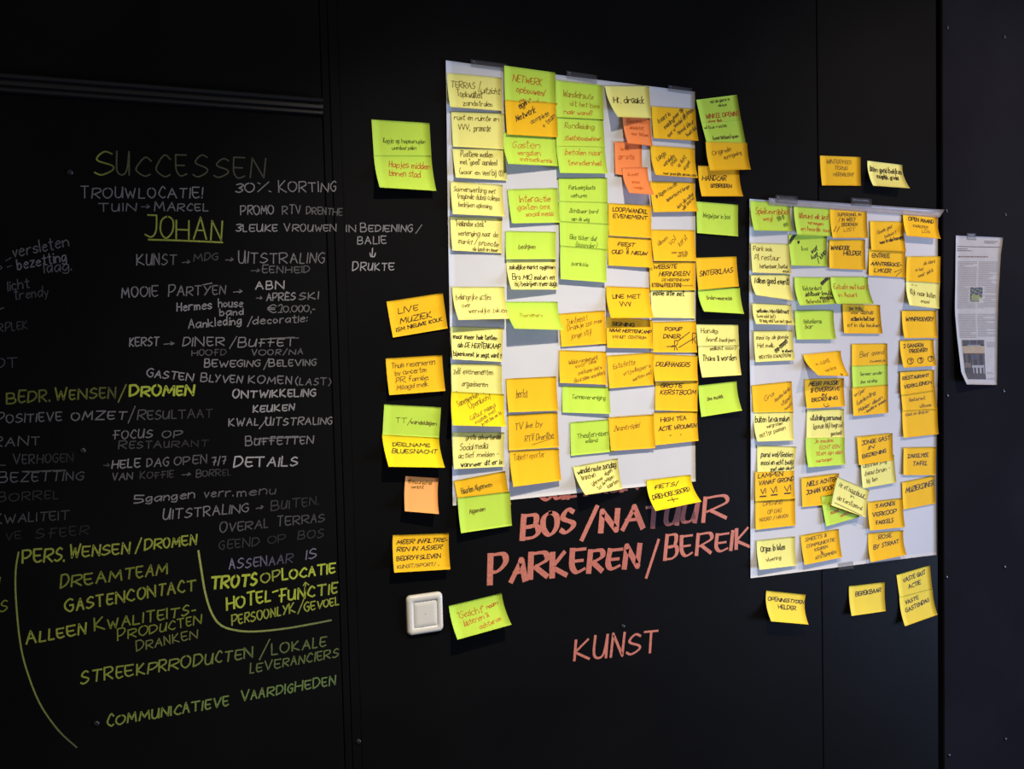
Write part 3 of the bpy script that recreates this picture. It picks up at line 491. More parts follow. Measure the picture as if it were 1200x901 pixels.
L('Y', [(763,269),(814.4,269.6),(766.4,305.6),(816,306)], 'golden note with three slanted words in its upper half, fifth column', [('ideeen',.16,.38,.52,.17,-.24,'p'),('vol',.42,.56,.52,.2,-.2,'p'),('kerst',.64,.82,.54,.2,-.26,'p'),('voor met de',.42,.8,.76,.12,0,'p'),('winter',.56,.8,.88,.12,-.03,'p')], lo=.006)
L('Y', [(761,307),(815,307),(762,340),(815,340)], 'golden note reading WEBSITE HERINDELEN', [('WEBSITE',.08,.58,.24,.16,-.02,'k'),('HERINDELEN',.2,.85,.5,.17,-.02,'k'),('DE HERTENKAMP',.26,.86,.68,.1,0),('ETEN|FEESTEN)',.04,.68,.88,.14,0,'k'),('_',.7,.94,.84,.1,0)], layer=1.8, hi=.0028)
L('P', [(762.6,337.5),(813.6,338.4),(764.5,372),(814.5,373)], 'pale yellow note under the WEBSITE note, one bold black line', [('mooie site met',.05,.76,.24,.2,0,'k')], layer=0, lo=.004)
L('Y', [(764.5,377.2),(815.5,376.2),(765.5,412.6),(816.8,413)], 'golden note reading POPUP DINER with two drawn figures and a table', [('POPUP',.28,.66,.3,.13,0,'k'),('DINER',.24,.62,.54,.14,0,'k'),('>',.28,.46,.86,.12,-.02,'k'),('R',.48,.55,.92,.34,0,'k'),('R',.9,.99,.7,.36,0,'k'),('/',.57,.88,.62,.06,-.24,'k'),('_',.58,.9,.84,.1,-.26,'k')])
L('Y', [(765.5,415),(817.4,416.8),(767.7,446.6),(818,446)], 'golden note reading DEURHANGERS', [('DEURHANGERS',.06,.82,.45,.2,0,'k')], lo=.004)
L('Y', [(768.3,447.6),(818.3,446.6),(767.7,480.6),(817.4,482)], 'golden note reading GROTE KERSTBOOM', [('GROTE',.12,.62,.2,.15,0,'k'),('KERSTBOOM',.12,.95,.44,.18,0,'k')], layer=0, lo=.006)
L('Y', [(766,483.4),(817,482),(768,521.8),(818.7,516.4)], 'golden note reading HIGH TEA ACTIE VROUWEN', [('HIGH TEA',.16,.74,.3,.15,-.03,'k'),('ACTIE VROUWEN',.1,.96,.58,.15,-.05,'k'),('..',.34,.56,.74,.05,0,'k')], layer=1, lo=.005)
L('D', [(757.7,562.4),(809.5,556.3),(768.3,598.8),(822,587.7)], 'bright yellow tilted note reading FIETS/DRIEHOEKSBORD over sheet bottom', [('FIETS/',.14,.68,.36,.16,-.03,'k'),('DRIEHOEKSBORD',.06,.9,.68,.17,-.08,'k'),('+',.34,.58,.9,.3,0,'k')], lo=.018, hi=.036)
# --- on the wall, right of the left sheet
Wn('G', [(816,117),(863.6,111),(822.4,146),(869,143)], 'lime green note with small red words, top right of the left sheet', [('vul de gans in',.32,.8,.2,.12,-.03,'g'),('de bus',.5,.7,.36,.11,0,'g'),('WINKEL OPENING',.14,.96,.78,.2,-.02,'r'),('daar liep',.16,.5,.98,.14,-.04,'r')], hi=.0012, lo=.0006)
Wn('G', [(822,144),(869,141.4),(828.4,168),(874,167.6)], 'lime green strip note joined beneath another lime one, above golden note', [('wil bus route',.04,.6,.3,.16,-.05,'g'),('(veel fietsen) open',.18,.84,.84,.18,-.1,'n')], layer=2.4, hi=.0012, lo=.0006)
Wn('Y', [(827,166),(875.6,167.4),(832.4,200),(880,198.6)], 'golden note under two lime ones, its right corner sticking out', [('Originele',.14,.6,.48,.19,-.18,'p'),('vormgeving',.4,.84,.62,.17,-.2,'p')], layer=4.4, lo=.008)
Wn('Y', [(818,194),(866,196),(822.4,230),(871,230)], 'golden note reading HANDCAR UITBREIDEN on the black wall', [('HANDCAR',.08,.66,.48,.18,-.02,'k'),('UITBREIDEN',.26,.76,.7,.14,0,'k')], layer=1)
Wn('G', [(816.4,236),(865,240),(817,273),(865,277)], 'lime green note reading Wegwijzer in bos on the black wall', [('Wegwijzer in bos',.14,.8,.48,.17,.0,'g')])
Wn('Y', [(815.6,302),(863,300.4),(818.4,339.6),(866,335.6)], 'golden note reading SINTERKLAAS on the black wall', [('SINTERKLAAS',.06,.88,.58,.18,-.06,'k')], lo=.005)
Wn('G', [(818,339.4),(867,336.9),(825,365),(872,367.7)], 'lime green note curling under the SINTERKLAAS note', [('Ondernemersclub',.18,.78,.44,.16,.03,'n')], layer=.3, lo=.008)
Wn('P', [(815.8,380),(865,380.6),(818.3,409),(866.4,409)], 'pale yellow note, upper of two joined on the black wall', [('Handig:',.1,.5,.34,.2,0,'n'),('(wordt bedrijven',.2,.9,.68,.18,.02,'n')], hi=.0012, lo=.0006)
Wn('P', [(818.3,405.5),(865.8,404.5),(823,442.3),(869,439.4)], 'pale yellow note with bold black line, lower of two joined', [('wellicht voor)',.28,.92,.14,.14,0,'n'),('Thans & worden',.08,.92,.48,.2,.02,'k')], layer=2.4, lo=.006)
Wn('G', [(818.3,451.7),(863.2,446.6),(822,488.5),(869.8,481)], 'lime green note reading Live muziek on the black wall', [('Live muziek',.2,.62,.52,.15,-.03,'n')], lo=.005)
# --- on the wall, left of the left sheet
Wn('G', [(435.4,140),(503.3,144.2),(438.3,185),(505.6,184.2)], 'large lime green note, upper of two joined, near the wall seam', [('Kopje op hapmenuplan',.18,.9,.6,.14,0,'g'),('urenbaar palen',.32,.74,.78,.12,0,'g')], hi=.0012, lo=.0006)
Wn('G', [(438,182),(505.3,182),(445,219.6),(511.3,223.6)], 'lime green note with red words, lower of two joined near seam', [('Hapjes midden',.24,.96,.34,.22,.05,'r'),('binnen stad',.22,.76,.6,.2,.03,'r')], layer=2.2, lo=.012)
Wn('Y', [(452.9,353.3),(518.9,343.2),(460.5,395.5),(524.6,384.7)], 'golden tilted note reading LIVE MUZIEK on the black wall', [('LIVE',.17,.52,.38,.17,-.02,'k'),('MUZIEK',.17,.74,.66,.18,-.04,'k'),('ISM NIEUWE KOLK',.08,.92,.86,.11,-.1,'k')])
Wn('Y', [(452,420),(518.1,415.9),(456.3,463),(522,458)], 'golden note with four lines of pencil below LIVE MUZIEK note', [('Thuis reserveren',.1,.86,.28,.18,-.03,'n'),('by concerten',.14,.7,.48,.16,-.04,'n'),('PR, Familie,',.14,.72,.68,.16,-.03,'n'),('Maagd melk',.14,.7,.88,.16,-.05,'n')])
Wn('G', [(450.3,473.7),(516.9,477),(448.3,510),(514.5,513)], 'lime green note reading TT/wandelvierdaagse on the black wall', [('TT',.22,.4,.58,.18,-.02,'g'),('/',.42,.47,.62,.24,0,'g'),('wandeldagen',.48,.94,.58,.15,.02,'n')], hi=.0012, lo=.0006)
Wn('D', [(447.8,509.1),(514.4,512.9),(455.5,546.9),(521.5,547.9)], 'bright yellow note reading DEELNAME BLUESNACHT', [('DEELNAME',.16,.82,.36,.14,-.02,'k'),('BLUESNACHT',.12,.92,.58,.16,-.03,'k')], layer=2.2, lo=.012)
Wn('A', [(475.3,557.8),(514,560.3),(474.4,599),(514.4,602.3)], 'small square light orange note on the black wall', [('* muurschild',.1,.8,.2,.12,0,'p'),('verlicht',.2,.56,.34,.1,0,'p')], lo=.006)
Wn('Y', [(460.3,627),(526,624.7),(462,671),(527.8,667)], 'golden note reading MEER INFILTREREN above the light switch', [('MEER INFILTRE-',.07,.97,.26,.13,-.02,'k'),('REN IN ASSER',.07,.87,.46,.13,-.02,'k'),('BEDRYFSLEVEN',.06,.84,.7,.13,-.02,'k'),('KUNST/SPORT/ ..',.06,.8,.9,.1,-.02)])
Wn('G', [(526,710),(587.9,695),(536.2,749.5),(599.5,731.9)], 'tilted lime green note with red words right of the light switch', [('"Gezicht"',.12,.62,.48,.22,-.03,'o'),('naam',.68,.9,.4,.16,-.06,'r'),('luisteren &',.2,.68,.72,.18,-.08,'o'),('achterom',.44,.86,.9,.14,-.08,'o')], lo=.014, hi=.032)
# --- on the wall above the right sheet
Wn('Y', [(961,182.3),(1008.6,184),(963.3,217.3),(1009,217.6)], 'golden note alone above the right sheet, three faint lines', [('WINTERFEES',.14,.76,.26,.16,0,'p'),('TERUG',.34,.66,.46,.14,0,'p'),('HERHALEN?',.3,.8,.68,.14,0,'p')])
Wn('P', [(1016.6,188.3),(1057.5,193.3),(1023.2,217.6),(1066.5,220.6)], 'pale yellow curled note above the right sheet, bold black line', [('laten goed bekijken',.06,.95,.4,.24,.0,'k'),('mogelijk gratis!',.2,.8,.66,.2,0,'k')], lo=.014, hi=.032)
# --- right sheet, first column
Rn('G', [(879.4,235),(926.2,238.9),(883.9,270),(928.3,270.8)], 'lime green note, topmost in first column of right sheet', [('Spiekevrijblad',.12,.94,.42,.22,-.02,'r'),('weg!',.28,.52,.66,.18,-.02,'o'),('** *',.66,.84,.66,.2,-.1,'g'),('**',.8,.92,.86,.16,-.05,'g')], lo=.005, layer=.5)
Rn('P', [(880,284.7),(925.5,286),(881.8,319.3),(927.6,320.7)], 'pale yellow note, second in first column of right sheet', [('Park ook',.06,.54,.26,.18,0,'n'),('Pl. restaur',.08,.72,.56,.2,0,'n'),('herkenbaar, bestel',.2,.9,.84,.16,-.02,'n'),('stuk',.78,.94,.96,.1,0,'n')])
Rn('P', [(880,322.4),(925.5,321.8),(886,345.7),(929.8,352)], 'pale yellow curled note with bold line, third in right sheet column one', [('/alleen goed eventl',.08,.95,.38,.3,.0,'k')], layer=.2, lo=.010)
Rn('P', [(881.7,355.5),(927.5,357.5),(886.3,379.6),(931.8,380.7)], 'pale yellow note, fourth in first column of right sheet', [('winkelen Hoofdstraat',.1,.92,.42,.2,0,'k'),('(wereld lief)',.08,.56,.68,.2,0,'n'),('* laag veld toe niet goed',.12,.92,.9,.18,0,'n')], lo=.012)
Rn('P', [(883.2,387.9),(929,387.4),(885.5,424.2),(931.8,421.9)], 'pale yellow note with diagonal word, fifth in first column of right sheet', [('mooi op de goede',.06,.88,.28,.15,-.02,'n'),('Het melk..',.08,.5,.54,.16,0,'n'),('**-****',.54,.86,.74,.16,-.34,'k'),('* steun',.7,.96,.72,.1,0,'k'),('*EXTRA KWALITEIT*',.1,.9,.9,.12,-.02,'n')])
Rn('Y', [(880.9,451.6),(927.8,446.7),(883,483.3),(929.9,482.3)], 'golden note with pencil diagonals below a gap in right sheet column one', [('Gra',.3,.54,.62,.2,-.2,'p'),('Houten Garde',.56,.96,.66,.15,-.4,'p'),('stijgen',.72,.96,.8,.14,-.26,'p'),('hoofd',.8,.98,.96,.12,-.2,'p')], hi=.003)
Rn('P', [(883,482.7),(929.9,481.5),(887.6,517.3),(930.6,515.9)], 'pale yellow note about making the terrace, right sheet column one', [('buiten terras maken',.04,.9,.36,.22,-.02,'k'),('vergroten',.32,.72,.56,.13,-.1,'n'),('met 1 pr passen',.1,.8,.88,.16,-.26,'n')], layer=.3, lo=.008)
Rn('P', [(887.3,522),(933.5,523.4),(887.6,553),(930.6,551.5)], 'pale yellow note with two bold lines above the LAMPEN note', [('pand wel/Gelden',.1,.92,.42,.22,0,'k'),('mooi en echt bezig',.1,.95,.74,.22,-.02,'k'),('met allen deur!',.36,.96,.98,.16,-.04,'k')], hi=.0015)
Rn('Y', [(884.9,552.3),(930.6,549),(885.2,587.2),(932,584)], 'golden note reading LAMPEN VANAF GROND with three drawn lamps', [('LAMPEN',.08,.7,.24,.18,-.03,'k'),('VANAF GROND',.09,.98,.48,.16,-.08,'k'),('VI',.14,.26,.78,.2,-.02,'k'),('VI',.4,.54,.78,.22,-.04,'k'),('VI',.74,.9,.76,.22,-.04,'k'),('=',.1,.26,.88,.06,0,'k'),('=',.38,.54,.86,.07,0,'k'),('=',.72,.88,.84,.07,0,'k')], layer=3, hi=.0045)
Rn('Y', [(885.2,586.5),(932,583.6),(885.6,620.8),(932.5,615.4)], 'golden note under the LAMPEN note with three pencil lines', [('OPENING',.18,.66,.2,.16,-.02,'p'),('OP DAG',.3,.64,.5,.16,-.02,'p'),('NOORD / HAVEN',.1,.8,.74,.14,-.06,'p')], layer=1)
Rn('P', [(886.7,633.3),(931.9,628.5),(890.2,667.7),(933.5,662.5)], 'pale yellow note, lowest in first column of right sheet', [('Organ to laten',.1,.72,.42,.24,-.02,'k'),('vloering',.22,.6,.76,.14,-.04,'n')], lo=.006)
# --- right sheet, second column
Rn('G', [(930.3,239.6),(975.4,243.3),(934.5,275),(976,277)], 'lime green note, topmost in second column of right sheet, red words', [('Uitmunt elk lied',.12,.88,.42,.2,.02,'r'),('vervangen',.34,.74,.62,.13,.02,'o'),('en heerlijk voor',.12,.94,.84,.16,.02,'o')], layer=1.6)
Rn('G', [(924.4,275),(969.2,275.8),(927.6,311),(969.6,312)], 'lime green note with dark scattered slanting marks, right sheet', [('*****',.03,.2,.3,.14,-.3,'k'),('*',.22,.26,.28,.1,0,'k'),('los',.32,.48,.5,.14,0,'g'),('wat',.58,.74,.6,.16,-.12,'k'),('kant',.58,.76,.78,.16,-.1,'k'),('/ klap',.76,.98,.9,.16,-.36,'k')], layer=.2)
Rn('G', [(931,324.6),(974.7,325.2),(937.6,357.9),(980.6,356)], 'lime green note with dark lines, left of two side by side', [('Verkeersbord',.2,.7,.48,.18,-.02,'g'),('zichtbaar (route',.24,.95,.68,.16,-.04,'k'),('voorzijde)',.6,.96,.8,.14,0,'k'),('fietsroute zicht?',.2,.84,.94,.15,-.02,'n'),('******',.74,.97,.3,.16,-.3,'k')], lo=.008)
Rn('G', [(973.4,324.6),(1017.2,324.6),(980.6,356),(1024.3,356)], 'lime green note with orange words, right of two side by side', [('Eetcafe met kaart',.06,.94,.44,.2,.02,'o'),('in Assen!',.14,.62,.74,.18,.0,'o')], layer=3, lo=.008)
Rn('G', [(931.4,364),(976.9,363.6),(934,397.8),(980,397.5)], 'lime green note reading Buitenterras in the middle of right sheet', [('Buitenterras',.22,.68,.44,.16,.0,'g'),('bar',.24,.44,.62,.16,0,'n')], lo=.006)
Rn('Y', [(987.5,356.3),(1031.3,357.4),(989.3,390.5),(1034.4,391)], 'golden note with three dark lines tucked under a lime one', [('per trein',.18,.5,.2,.16,0,'n'),('voor Clubhuis',.2,.8,.34,.16,-.02,'n'),('acties in het bar',.2,.82,.56,.15,-.02,'k'),('of in de keuken',.1,.94,.78,.14,-.02,'n')], layer=.1, hi=.006)
Rn('Y', [(941.2,415.4),(985.3,411),(959.3,439.9),(995.5,440.7)], 'golden note twisted away at its lower edge above MEER PASSIE note', [('x LUXE',.22,.66,.54,.15,-.12,'p'),('service',.36,.74,.84,.16,-.14,'p'),('x yp',.74,.95,.96,.2,.16,'k')], lo=.018, hi=.045)
Rn('Y', [(943,444.4),(988.9,443.3),(945.7,478.7),(990.5,476.2)], 'golden note reading MEER PASSIE & OVERGAVE IN BEDIENING with a smile', [('MEER PASSIE',.1,.86,.24,.16,-.03,'k'),('& OVERGAVE',.14,.88,.46,.16,-.05,'k'),('IN',.42,.52,.6,.1,0,'k'),('BEDIENING',.15,.82,.78,.14,-.04,'k'),('@',.44,.58,.97,.14,0,'k')], layer=.6, lo=.006)
Rn('P', [(945.7,480),(989,479.4),(945,513),(989.8,512.4)], 'pale yellow note below MEER PASSIE note with two slanting lines', [('uitstraling personeel',.1,.92,.38,.2,.0,'k'),('(goede blij) begroet',.18,.98,.68,.2,-.06,'n'),('gasten!)',.64,.92,.92,.15,-.02,'n')], hi=.0015, layer=.2)
Rn('G', [(944.3,512.1),(990,510.4),(947.5,547.5),(990.9,544.3)], 'lime green note with four orange lines, right sheet second column', [('Je medew.',.22,.7,.22,.15,-.02,'o'),('ECHT EEN',.34,.86,.44,.15,-.02,'o'),('TEAM zijn willen',.24,.94,.64,.14,-.02,'o'),('verzorgen',.22,.64,.86,.13,-.03,'o')], layer=2, lo=.005)
Rn('Y', [(939,559.8),(983.3,554.4),(940.3,594.1),(985.4,589.8)], 'golden note reading ACHTER and VOOR, partly under a pale note', [('NIELS ACHTER',.14,.95,.32,.17,-.08,'k'),('JOHAN VOOR',.12,.84,.6,.17,-.1,'k')], hi=.003)
Rn('G', [(962.3,581.8),(1003,573),(968.3,616.7),(1007.5,605.6)], 'lime green note peeking out beneath a tilted pale note', [('De tent',.2,.5,.42,.14,-.04,'o'),('muziek voor de',.2,.76,.66,.14,-.06,'o'),('verlichte',.44,.8,.84,.14,-.05,'o')], layer=3.6, hi=.006)
Rn('P', [(981.8,558.7),(1019,574.6),(974.2,592),(1014.8,606.3)], 'pale yellow note tilted clockwise on top of other notes', [('Hr. et haardvuur',.1,.9,.3,.2,.04,'n'),('_',.5,.96,.34,.1,.02,'n'),('in',.5,.6,.5,.12,0,'n'),('de Kerstavond',.12,.86,.74,.18,.06,'n'),('_',.08,.9,.88,.1,.1,'n')], layer=8.5, hi=.012)
Rn('Y', [(938.3,627.5),(983,619.6),(943,661.9),(987,653)], 'golden note, lowest in second column of right sheet, five small lines', [('SMEETS &',.1,.66,.24,.15,-.04,'n'),('COMMUNICATIE',.12,.86,.46,.13,-.06,'n'),('KEUKEN',.32,.66,.62,.11,-.04,'n'),('&',.46,.52,.74,.1,0,'n'),('AFSTEMMEN',.3,.86,.9,.12,-.08,'n')], lo=.005)
# --- right sheet, third and fourth columns
Rn('Y', [(972.4,244),(1015.8,245),(976,278.8),(1017.2,278.8)], 'golden note, topmost in third column of right sheet', [('SUPERSNEL IN',.2,.84,.26,.12,-.02,'n'),('/ IN WEET',.22,.68,.44,.14,-.02,'n'),('BEDIENEN',.3,.72,.6,.13,-.02,'n'),('LIST',.34,.66,.78,.13,-.02,'p'),('//',.06,.2,.78,.2,0,'n')], layer=3)
Rn('Y', [(972,281.2),(1014,281.2),(972,314.5),(1014.7,316.3)], 'golden note reading WANDOEK HELDER', [('WANDOEK',.04,.56,.34,.16,0,'k'),('HELDER',.4,.88,.52,.17,0,'k')], layer=.6, lo=.005)
Rn('Y', [(1019.5,259),(1059,259.7),(1021.2,293),(1061.9,294.4)], 'golden note with slanted lines just above the ENTREE note', [('Goede geur',.2,.66,.46,.14,-.26,'p'),('behoort',.42,.76,.58,.13,-.18,'p'),('voor in alle kamers',.26,.96,.78,.12,-.22,'k')], layer=1.2)
Rn('Y', [(1018.6,290.2),(1061.2,292),(1018.2,322.8),(1061.2,325.2)], 'golden note reading ENTREE AANTREKKELYKER', [('ENTREE',.08,.56,.34,.17,-.01,'k'),('AANTREKKE-',.06,.88,.62,.15,0,'k'),('LYKER',.14,.6,.86,.15,0,'k'),('~~',.7,.9,.86,.1,-.12,'n'),('/',.74,.9,.96,.1,-.1,'n')], layer=.2, lo=.004)
Rn('Y', [(1058.4,246.5),(1098.6,252),(1062.6,276.3),(1102.4,279.8)], 'golden note reading OPEN MAAND in top right corner of right sheet', [('OPEN MAAND',.15,.88,.36,.17,.02,'k'),('KWALITEIT',.26,.7,.6,.13,.03,'p'),('LOS',.5,.72,.8,.13,.0,'p')], layer=2.6)
Rn('Y', [(1062.8,300.6),(1102.4,300.3),(1061.9,329),(1101.8,331.6)], 'golden note under the top right note of right sheet, pale one below', [('de klant',.5,.84,.34,.14,-.1,'p'),('in het',.28,.5,.6,.14,-.06,'p'),('meer geluk',.36,.8,.84,.14,-.28,'p')], layer=1, hi=.004)
Rn('P', [(1062,327.7),(1101.8,331.6),(1066.2,357.9),(1100.9,361.8)], 'pale yellow note against right edge of right sheet', [('" "',.16,.3,.3,.16,0,'n'),('Kijk naar buiten',.12,.88,.54,.2,.06,'n'),('mooi',.4,.66,.84,.16,0,'n')], layer=0, lo=.006)
Rn('Y', [(1056.9,364),(1097.3,364),(1060,396.2),(1098.9,395.9)], 'golden note reading WYNPROEVERY', [('WYNPROEVERY',.1,.9,.38,.17,.0,'k')], lo=.005)
Rn('Y', [(1054.6,399),(1094.2,397.8),(1059.2,430.9),(1097.6,428.6)], 'golden note reading 2 GANGEN PROEVERY with three circled marks', [('2 GANGEN',.1,.68,.28,.16,-.02,'k'),('PROEVERY',.26,.8,.48,.15,-.04,'k'),('O',.14,.3,.88,.26,0,'k'),('O',.44,.6,.86,.24,0,'k'),('O',.76,.92,.82,.24,0,'k'),('1',.2,.24,.82,.12,0,'k'),('1',.5,.54,.8,.12,0,'k'),('1',.82,.86,.76,.12,0,'k')], lo=.005)
Rn('Y', [(1055,436),(1095,433.5),(1056,463),(1095.8,457)], 'golden note reading RESTAURANT VERKLEINEN', [('RESTAURANT',.07,.84,.36,.17,-.06,'k'),('VERKLEINEN',.1,.9,.74,.17,-.08,'k')], layer=2, lo=.004, hi=.006)
Rn('Y', [(1056,459),(1095.8,453),(1057.9,481),(1098.3,479)], 'golden note between RESTAURANT VERKLEINEN and one with a top line', [('Restaurant',.22,.68,.56,.18,-.04,'p'),('uitbouw',.5,.84,.9,.17,-.04,'p')], layer=.9, hi=.0025)
Rn('Y', [(1057.2,480),(1098.6,477),(1059,513),(1100,508.7)], 'golden note with single faint top line above ZAKELYKE TAFEL note', [('Gast en dineren',.1,.74,.24,.13,-.06,'p')], layer=.1, lo=.004)
Rn('Y', [(1059,524.5),(1097.2,523.8),(1058.7,556.6),(1096.6,556.6)], 'golden note reading ZAKELYKE TAFEL', [('ZAKELYKE',.13,.76,.38,.15,-.04,'k'),('TAFEL',.28,.72,.66,.17,-.02,'k')])
Rn('Y', [(1057.2,565.2),(1095.5,557.3),(1058.7,597),(1096.6,589.8)], 'golden note reading MUZIEKDINER', [('MUZIEKDINER',.1,.98,.42,.21,-.08,'k')])
Rn('Y', [(998.3,403),(1039.8,402.5),(998.3,430.5),(1040.6,428.5)], 'golden note above a lime strip in third column of right sheet', [('Bier avond',.22,.9,.58,.26,-.12,'p'),('zwempje',.5,.94,.82,.14,-.02,'p')], hi=.0014, lo=.0006)
Rn('G', [(998.3,428.9),(1040.3,427),(999.4,456),(1040.6,453)], 'lime green note between two golden ones in third column', [('Serveer zonder',.22,.85,.44,.15,-.02,'g'),('the verslag',.22,.68,.78,.15,-.04,'g')], layer=2.4, hi=.0014, lo=.0006)
Rn('Y', [(998.6,454.2),(1040.6,450.6),(1000.2,487.6),(1041.3,483.7)], 'golden note full of diagonal lines below a lime one, right sheet', [('vrijer',.06,.36,.34,.14,-.18,'n'),('(verlichting',.12,.64,.64,.15,-.36,'n'),('Manier alleen',.16,.85,.88,.15,-.4,'n'),('- iedere week',.3,.96,.97,.14,-.4,'n')], layer=4.6, hi=.010)
Rn('Y', [(1004.2,511.8),(1046,507.5),(1006.7,545),(1047,539)], 'golden note reading JONGE GAST IN BEDIENING', [('JONGE GAST',.12,.93,.32,.17,-.1,'k'),('IN',.3,.45,.5,.14,-.03,'k'),('BEDIENING',.12,.8,.78,.15,-.1,'k')], hi=.0015)
Rn('P', [(1008.9,540.7),(1047.8,532.8),(1011,572.2),(1050.7,565.2)], 'pale yellow note overlapping the JONGE GAST note from below', [('uitstraal jong',.06,.76,.26,.18,-.04,'n'),('blad bruin -',.1,.84,.56,.17,-.05,'n'),('bij ten',.14,.44,.84,.17,-.04,'n')], layer=2.4, lo=.005)
Rn('Y', [(1016.8,588.3),(1058,583.7),(1019.6,621.7),(1060.6,617.5)], "golden note reading 'S AVONDS VERKOOP FAKKELS", [("'S AVONDS",.2,.76,.24,.15,-.03,'k'),('VERKOOP',.12,.8,.54,.16,-.05,'k'),('FAKKELS',.18,.68,.82,.16,-.03,'k')], layer=1.4, lo=.006)
Rn('Y', [(1017.3,625),(1058.5,621.4),(1020.4,658.8),(1062.7,650)], 'golden note reading ROSE BY STRAAT', [('ROSE',.3,.66,.26,.18,-.04,'k'),('BY STRAAT',.14,.86,.6,.17,-.1,'k')], layer=0, lo=.005)
# --- on the wall below the right sheet
Wn('B', [(898,692),(944,696.7),(903.8,728),(947.5,731.7)], 'yellow note reading OPENINGSTYDEN HELDER below the right sheet', [('OPENINGSTYDEN',.05,.97,.34,.15,.0,'k'),('HELDER',.3,.76,.58,.16,.0,'k')], lo=.006)
Wn('B', [(995,686.9),(1036.7,682),(998,721.7),(1038,716)], 'yellow note reading BEREIKBAAR below the right sheet', [('BEREIKBAAR',.18,.9,.38,.17,-.06,'k')])
Wn('B', [(1050.6,673.8),(1089.8,662.3),(1054.4,700.4),(1092.5,690)], 'yellow note reading VASTE GAST ACTIE near the wall gap', [('VASTE GAST',.16,.84,.4,.2,-.1,'k'),('ACTIE',.3,.68,.72,.2,-.05,'k')], hi=.0012, lo=.0006)
Wn('B', [(1054,699.4),(1092.9,689),(1060.6,733.8),(1098.8,720.2)], 'yellow note reading VASTE GASTENDAG, lower of two joined', [('VASTE',.16,.56,.32,.15,-.06,'k'),('GASTENDAG',.14,.86,.6,.16,-.14,'k')], layer=2.2, lo=.006)

# ------------------------------------------------------------------ newspaper clipping
LE = [(0, 1120.2, 275.9, .0008), (.3, 1119.6, 328, .003), (.51, 1119, 365, .007), (.66, 1121.6, 394, .009), (.9, 1126.5, 436, .016), (1, 1133, 450.4, .024)]
RE = [(0, 1175.6, 278.3, .0008), (.12, 1173, 297, .004), (.46, 1169.6, 356, .006), (.51, 1169.4, 365, .007), (.66, 1169, 394, .006), (.9, 1168.5, 436, .004), (1, 1168.3, 451, .004)]
def edge(E, v):
    for a, b in zip(E, E[1:]):
        if v <= b[0]+1e-9:
            t = (v-a[0])/(b[0]-a[0]); return [a[k]*(1-t)+b[k]*t for k in (1, 2, 3)]
    return E[-1][1:]
def clip(u, v, off=0):
    a, b = edge(LE, v), edge(RE, v); h = a[2]*(1-u)+b[2]*u
    A, B = at(a[0], a[1], .002+a[2]), at(b[0], b[1], .002+b[2]); p = A*(1-u)+B*u
    return Vector((p.x, p.y-off-.0008*math.exp(-((v-.51)/.012)**2), p.z))
c0 = clip(.5, 0)
cl = empty('newspaper_clipping', Vector((c0.x, 0, c0.z))); tag(cl, 'long narrow newspaper clipping taped to the right-hand wall panel', 'newspaper clipping')
sheet_mesh('paper', clip, 10, 48, M_NEWS, .00012, cl)
rng = random.Random(5)
def quadset(name, rects, parent, label=None, off=.0004, kind=None):
    V = []; Fc = []; cols = []
    for u0, v0, u1, v1, c in rects:
        n = len(V)
        for u, v in ((u0, v0), (u1, v0), (u1, v1), (u0, v1)): V.append(clip(u, v, off)); cols.append(lin(c))
        Fc.append((n, n+3, n+2, n+1))
    o = mesh(name, V, Fc, M_PRINT, parent, cols=cols)
    if label: tag(o, label)
    return o
rects = [(.03, .072, .97, .076, (70, 72, 84))]
for v, a, b in ((.030, .60, .90), (.042, .60, .84), (.088, .03, .26), (.100, .03, .34)):
    x = a
    while x < b:
        w = rng.uniform(.02, .05); rects.append((x, v, min(b, x+w), v+.005, (96, 92, 96))); x += w+.008
x = .05
while x < .70: w = rng.uniform(.03, .07); rects.append((x, .139, x+w, .147, (120, 104, 100))); x += w+.014
def column(u0, u1, v0, v1, skip=None):
    v = v0
    while v < v1:
        x = u0; end = u1 if rng.random() > .12 else u0+(u1-u0)*rng.uniform(.3, .8)
        while x < end:
            w = rng.uniform(.02, .06)
            if not (skip and skip[0] < x+w and x < skip[2] and skip[1] < v+.006 and v < skip[3]):
                rects.append((x, v, min(end, x+w), v+.0042, (140, 135, 133)))
            x += w+.010
        v += .0094
PH1 = (.33, .345, .64, .455)
column(.05, .47, .175, .492, PH1); column(.51, .95, .175, .492, PH1); column(.06, .47, .525, .675); column(.51, .95, .525, .665)
column(.72, .95, .70, .73); column(.70, .92, .90, .915); column(.70, .95, .945, .955)
quadset('printed_text', rects, cl, 'grey printed columns and headline', kind='stuff')
cells = []
for j in range(10):
    for i in range(8):
        u, v = PH1[0]+.01+(PH1[2]-PH1[0]-.03)*i/8, PH1[1]+.004+(PH1[3]-PH1[1]-.012)*j/10
        d = math.hypot((i-3.2)/3, (j-6.6)/2.6)
        c = (134, 140, 96) if d < 1 else (70, 72, 62) if (i+j*3) % 5 < 2 else (108, 112, 118)
        if i > 5 and j > 6: c = (170, 168, 160)
        c = tuple(max(0, min(255, x+rng.randint(-14, 14))) for x in c)
        cells.append((u, v, u+(PH1[2]-PH1[0]-.03)/8, v+(PH1[3]-PH1[1]-.012)/10, c))
quadset('printed_photo', cells, cl, 'small green and grey printed picture')
cells = []; U0, V0, U1, V1 = .10, .685, .66, .958
NI, NJ = 22, 34
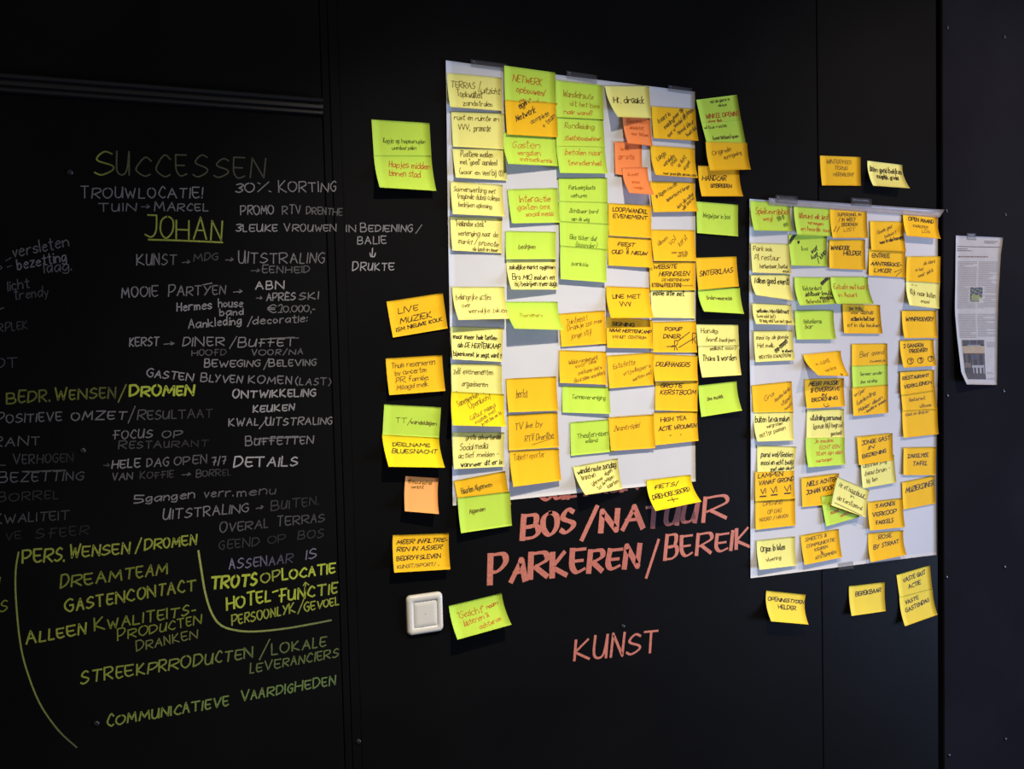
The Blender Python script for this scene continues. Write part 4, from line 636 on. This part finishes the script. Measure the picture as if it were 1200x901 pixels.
for j in range(NJ):
    for i in range(NI):
        u, v = i/NI, j/NJ; c = (62, 56, 58)
        if v < .10: c = (64, 62, 72) if (i % 7) else (100, 92, 88)
        elif v < .14: c = (120, 126, 134) if .2 < u < .8 else (48, 44, 46)
        elif v < .30: c = (166, 146, 118)
        elif v < .33: c = (84, 66, 52)
        elif v < .6: c = (80, 74, 76) if (i % 6) in (2, 3) else (56, 52, 56)
        if .33 < v < .46 and .45 < u < .62: c = (64, 70, 86)
        if .60 < v < .66 and .35 < u < .95: c = (150, 146, 150)
        if .66 <= v < .80 and .4 < u < .95 and (i % 4) < 2: c = (158, 154, 156)
        if v > .8: c = (70, 66, 68)
        if .55 < v < .66 and u < .3: c = (104, 92, 84)
        c = tuple(max(0, min(255, int(x*.86+22)+rng.randint(-8, 8))) for x in c)
        cells.append((U0+(U1-U0)*u, V0+(V1-V0)*v, U0+(U1-U0)*(u+1/NI), V0+(V1-V0)*(v+1/NJ), c))
quadset('printed_photo', cells, cl, 'larger printed picture of a room with a beige band and white tables')

# ------------------------------------------------------------------ light switch
q = [at(*p) for p in ((475.8, 696.4), (518, 693.5), (475.8, 744), (518, 738.5))]
cx = (q[0].x+q[1].x+q[2].x+q[3].x)/4; cz = (q[0].z+q[1].z+q[2].z+q[3].z)/4; Wd = ((q[1].x-q[0].x)+(q[3].x-q[2].x))/4; Hd = ((q[0].z-q[2].z)+(q[1].z-q[3].z))/4
sw = empty('light_switch', Vector((cx, 0, cz))); tag(sw, 'square cream light switch with rounded corners on the black wall', 'light switch')
def rr(w, h, r, y, K=6):
    out = []
    for (sx, sz, a0) in ((1, 1, 0), (-1, 1, 90), (-1, -1, 180), (1, -1, 270)):
        for k in range(K+1):
            a = math.radians(a0+90*k/K); out.append((cx+sx*(w-r)+r*math.cos(a), y, cz+sz*(h-r)+r*math.sin(a)))
    return out
def loft(name, rings, M, cap=True, label=None):
    V = [p for r in rings for p in r]; n = len(rings[0]); Fc = []
    for i in range(len(rings)-1):
        for k in range(n): Fc.append((i*n+k, (i+1)*n+k, (i+1)*n+(k+1) % n, i*n+(k+1) % n))
    Fc.append(tuple(range(n)))
    if cap: Fc.append(tuple(range((len(rings)-1)*n, len(rings)*n))[::-1])
    return mesh(name, V, Fc, M, sw, True)
iw, ih = Wd*.63, Hd*.63
loft('frame', [rr(Wd, Hd, .010, 0), rr(Wd, Hd, .010, -.004), rr(Wd-.001, Hd-.001, .010, -.0075), rr(Wd-.0035, Hd-.0035, .009, -.0098), rr(Wd-.007, Hd-.007, .008, -.0105),
               rr(iw+.0007, ih+.0007, .0045, -.0104), rr(iw+.0005, ih+.0005, .004, -.0080)], M_PLATE)
loft('rocker', [rr(iw, ih, .004, -.0062), rr(iw, ih, .004, -.0102), rr(iw-.0006, ih-.0006, .004, -.0107), rr(iw-.010, ih-.010, .004, -.0104)], M_PLATE)
V = [(cx+.0011*math.cos(k*math.pi/5), -.0107, cz+.0011*math.sin(k*math.pi/5)) for k in range(10)]+[(cx, -.0112, cz)]
mesh('indicator', V, [(k, (k+1) % 10, 10) for k in range(10)], M_LED, sw)
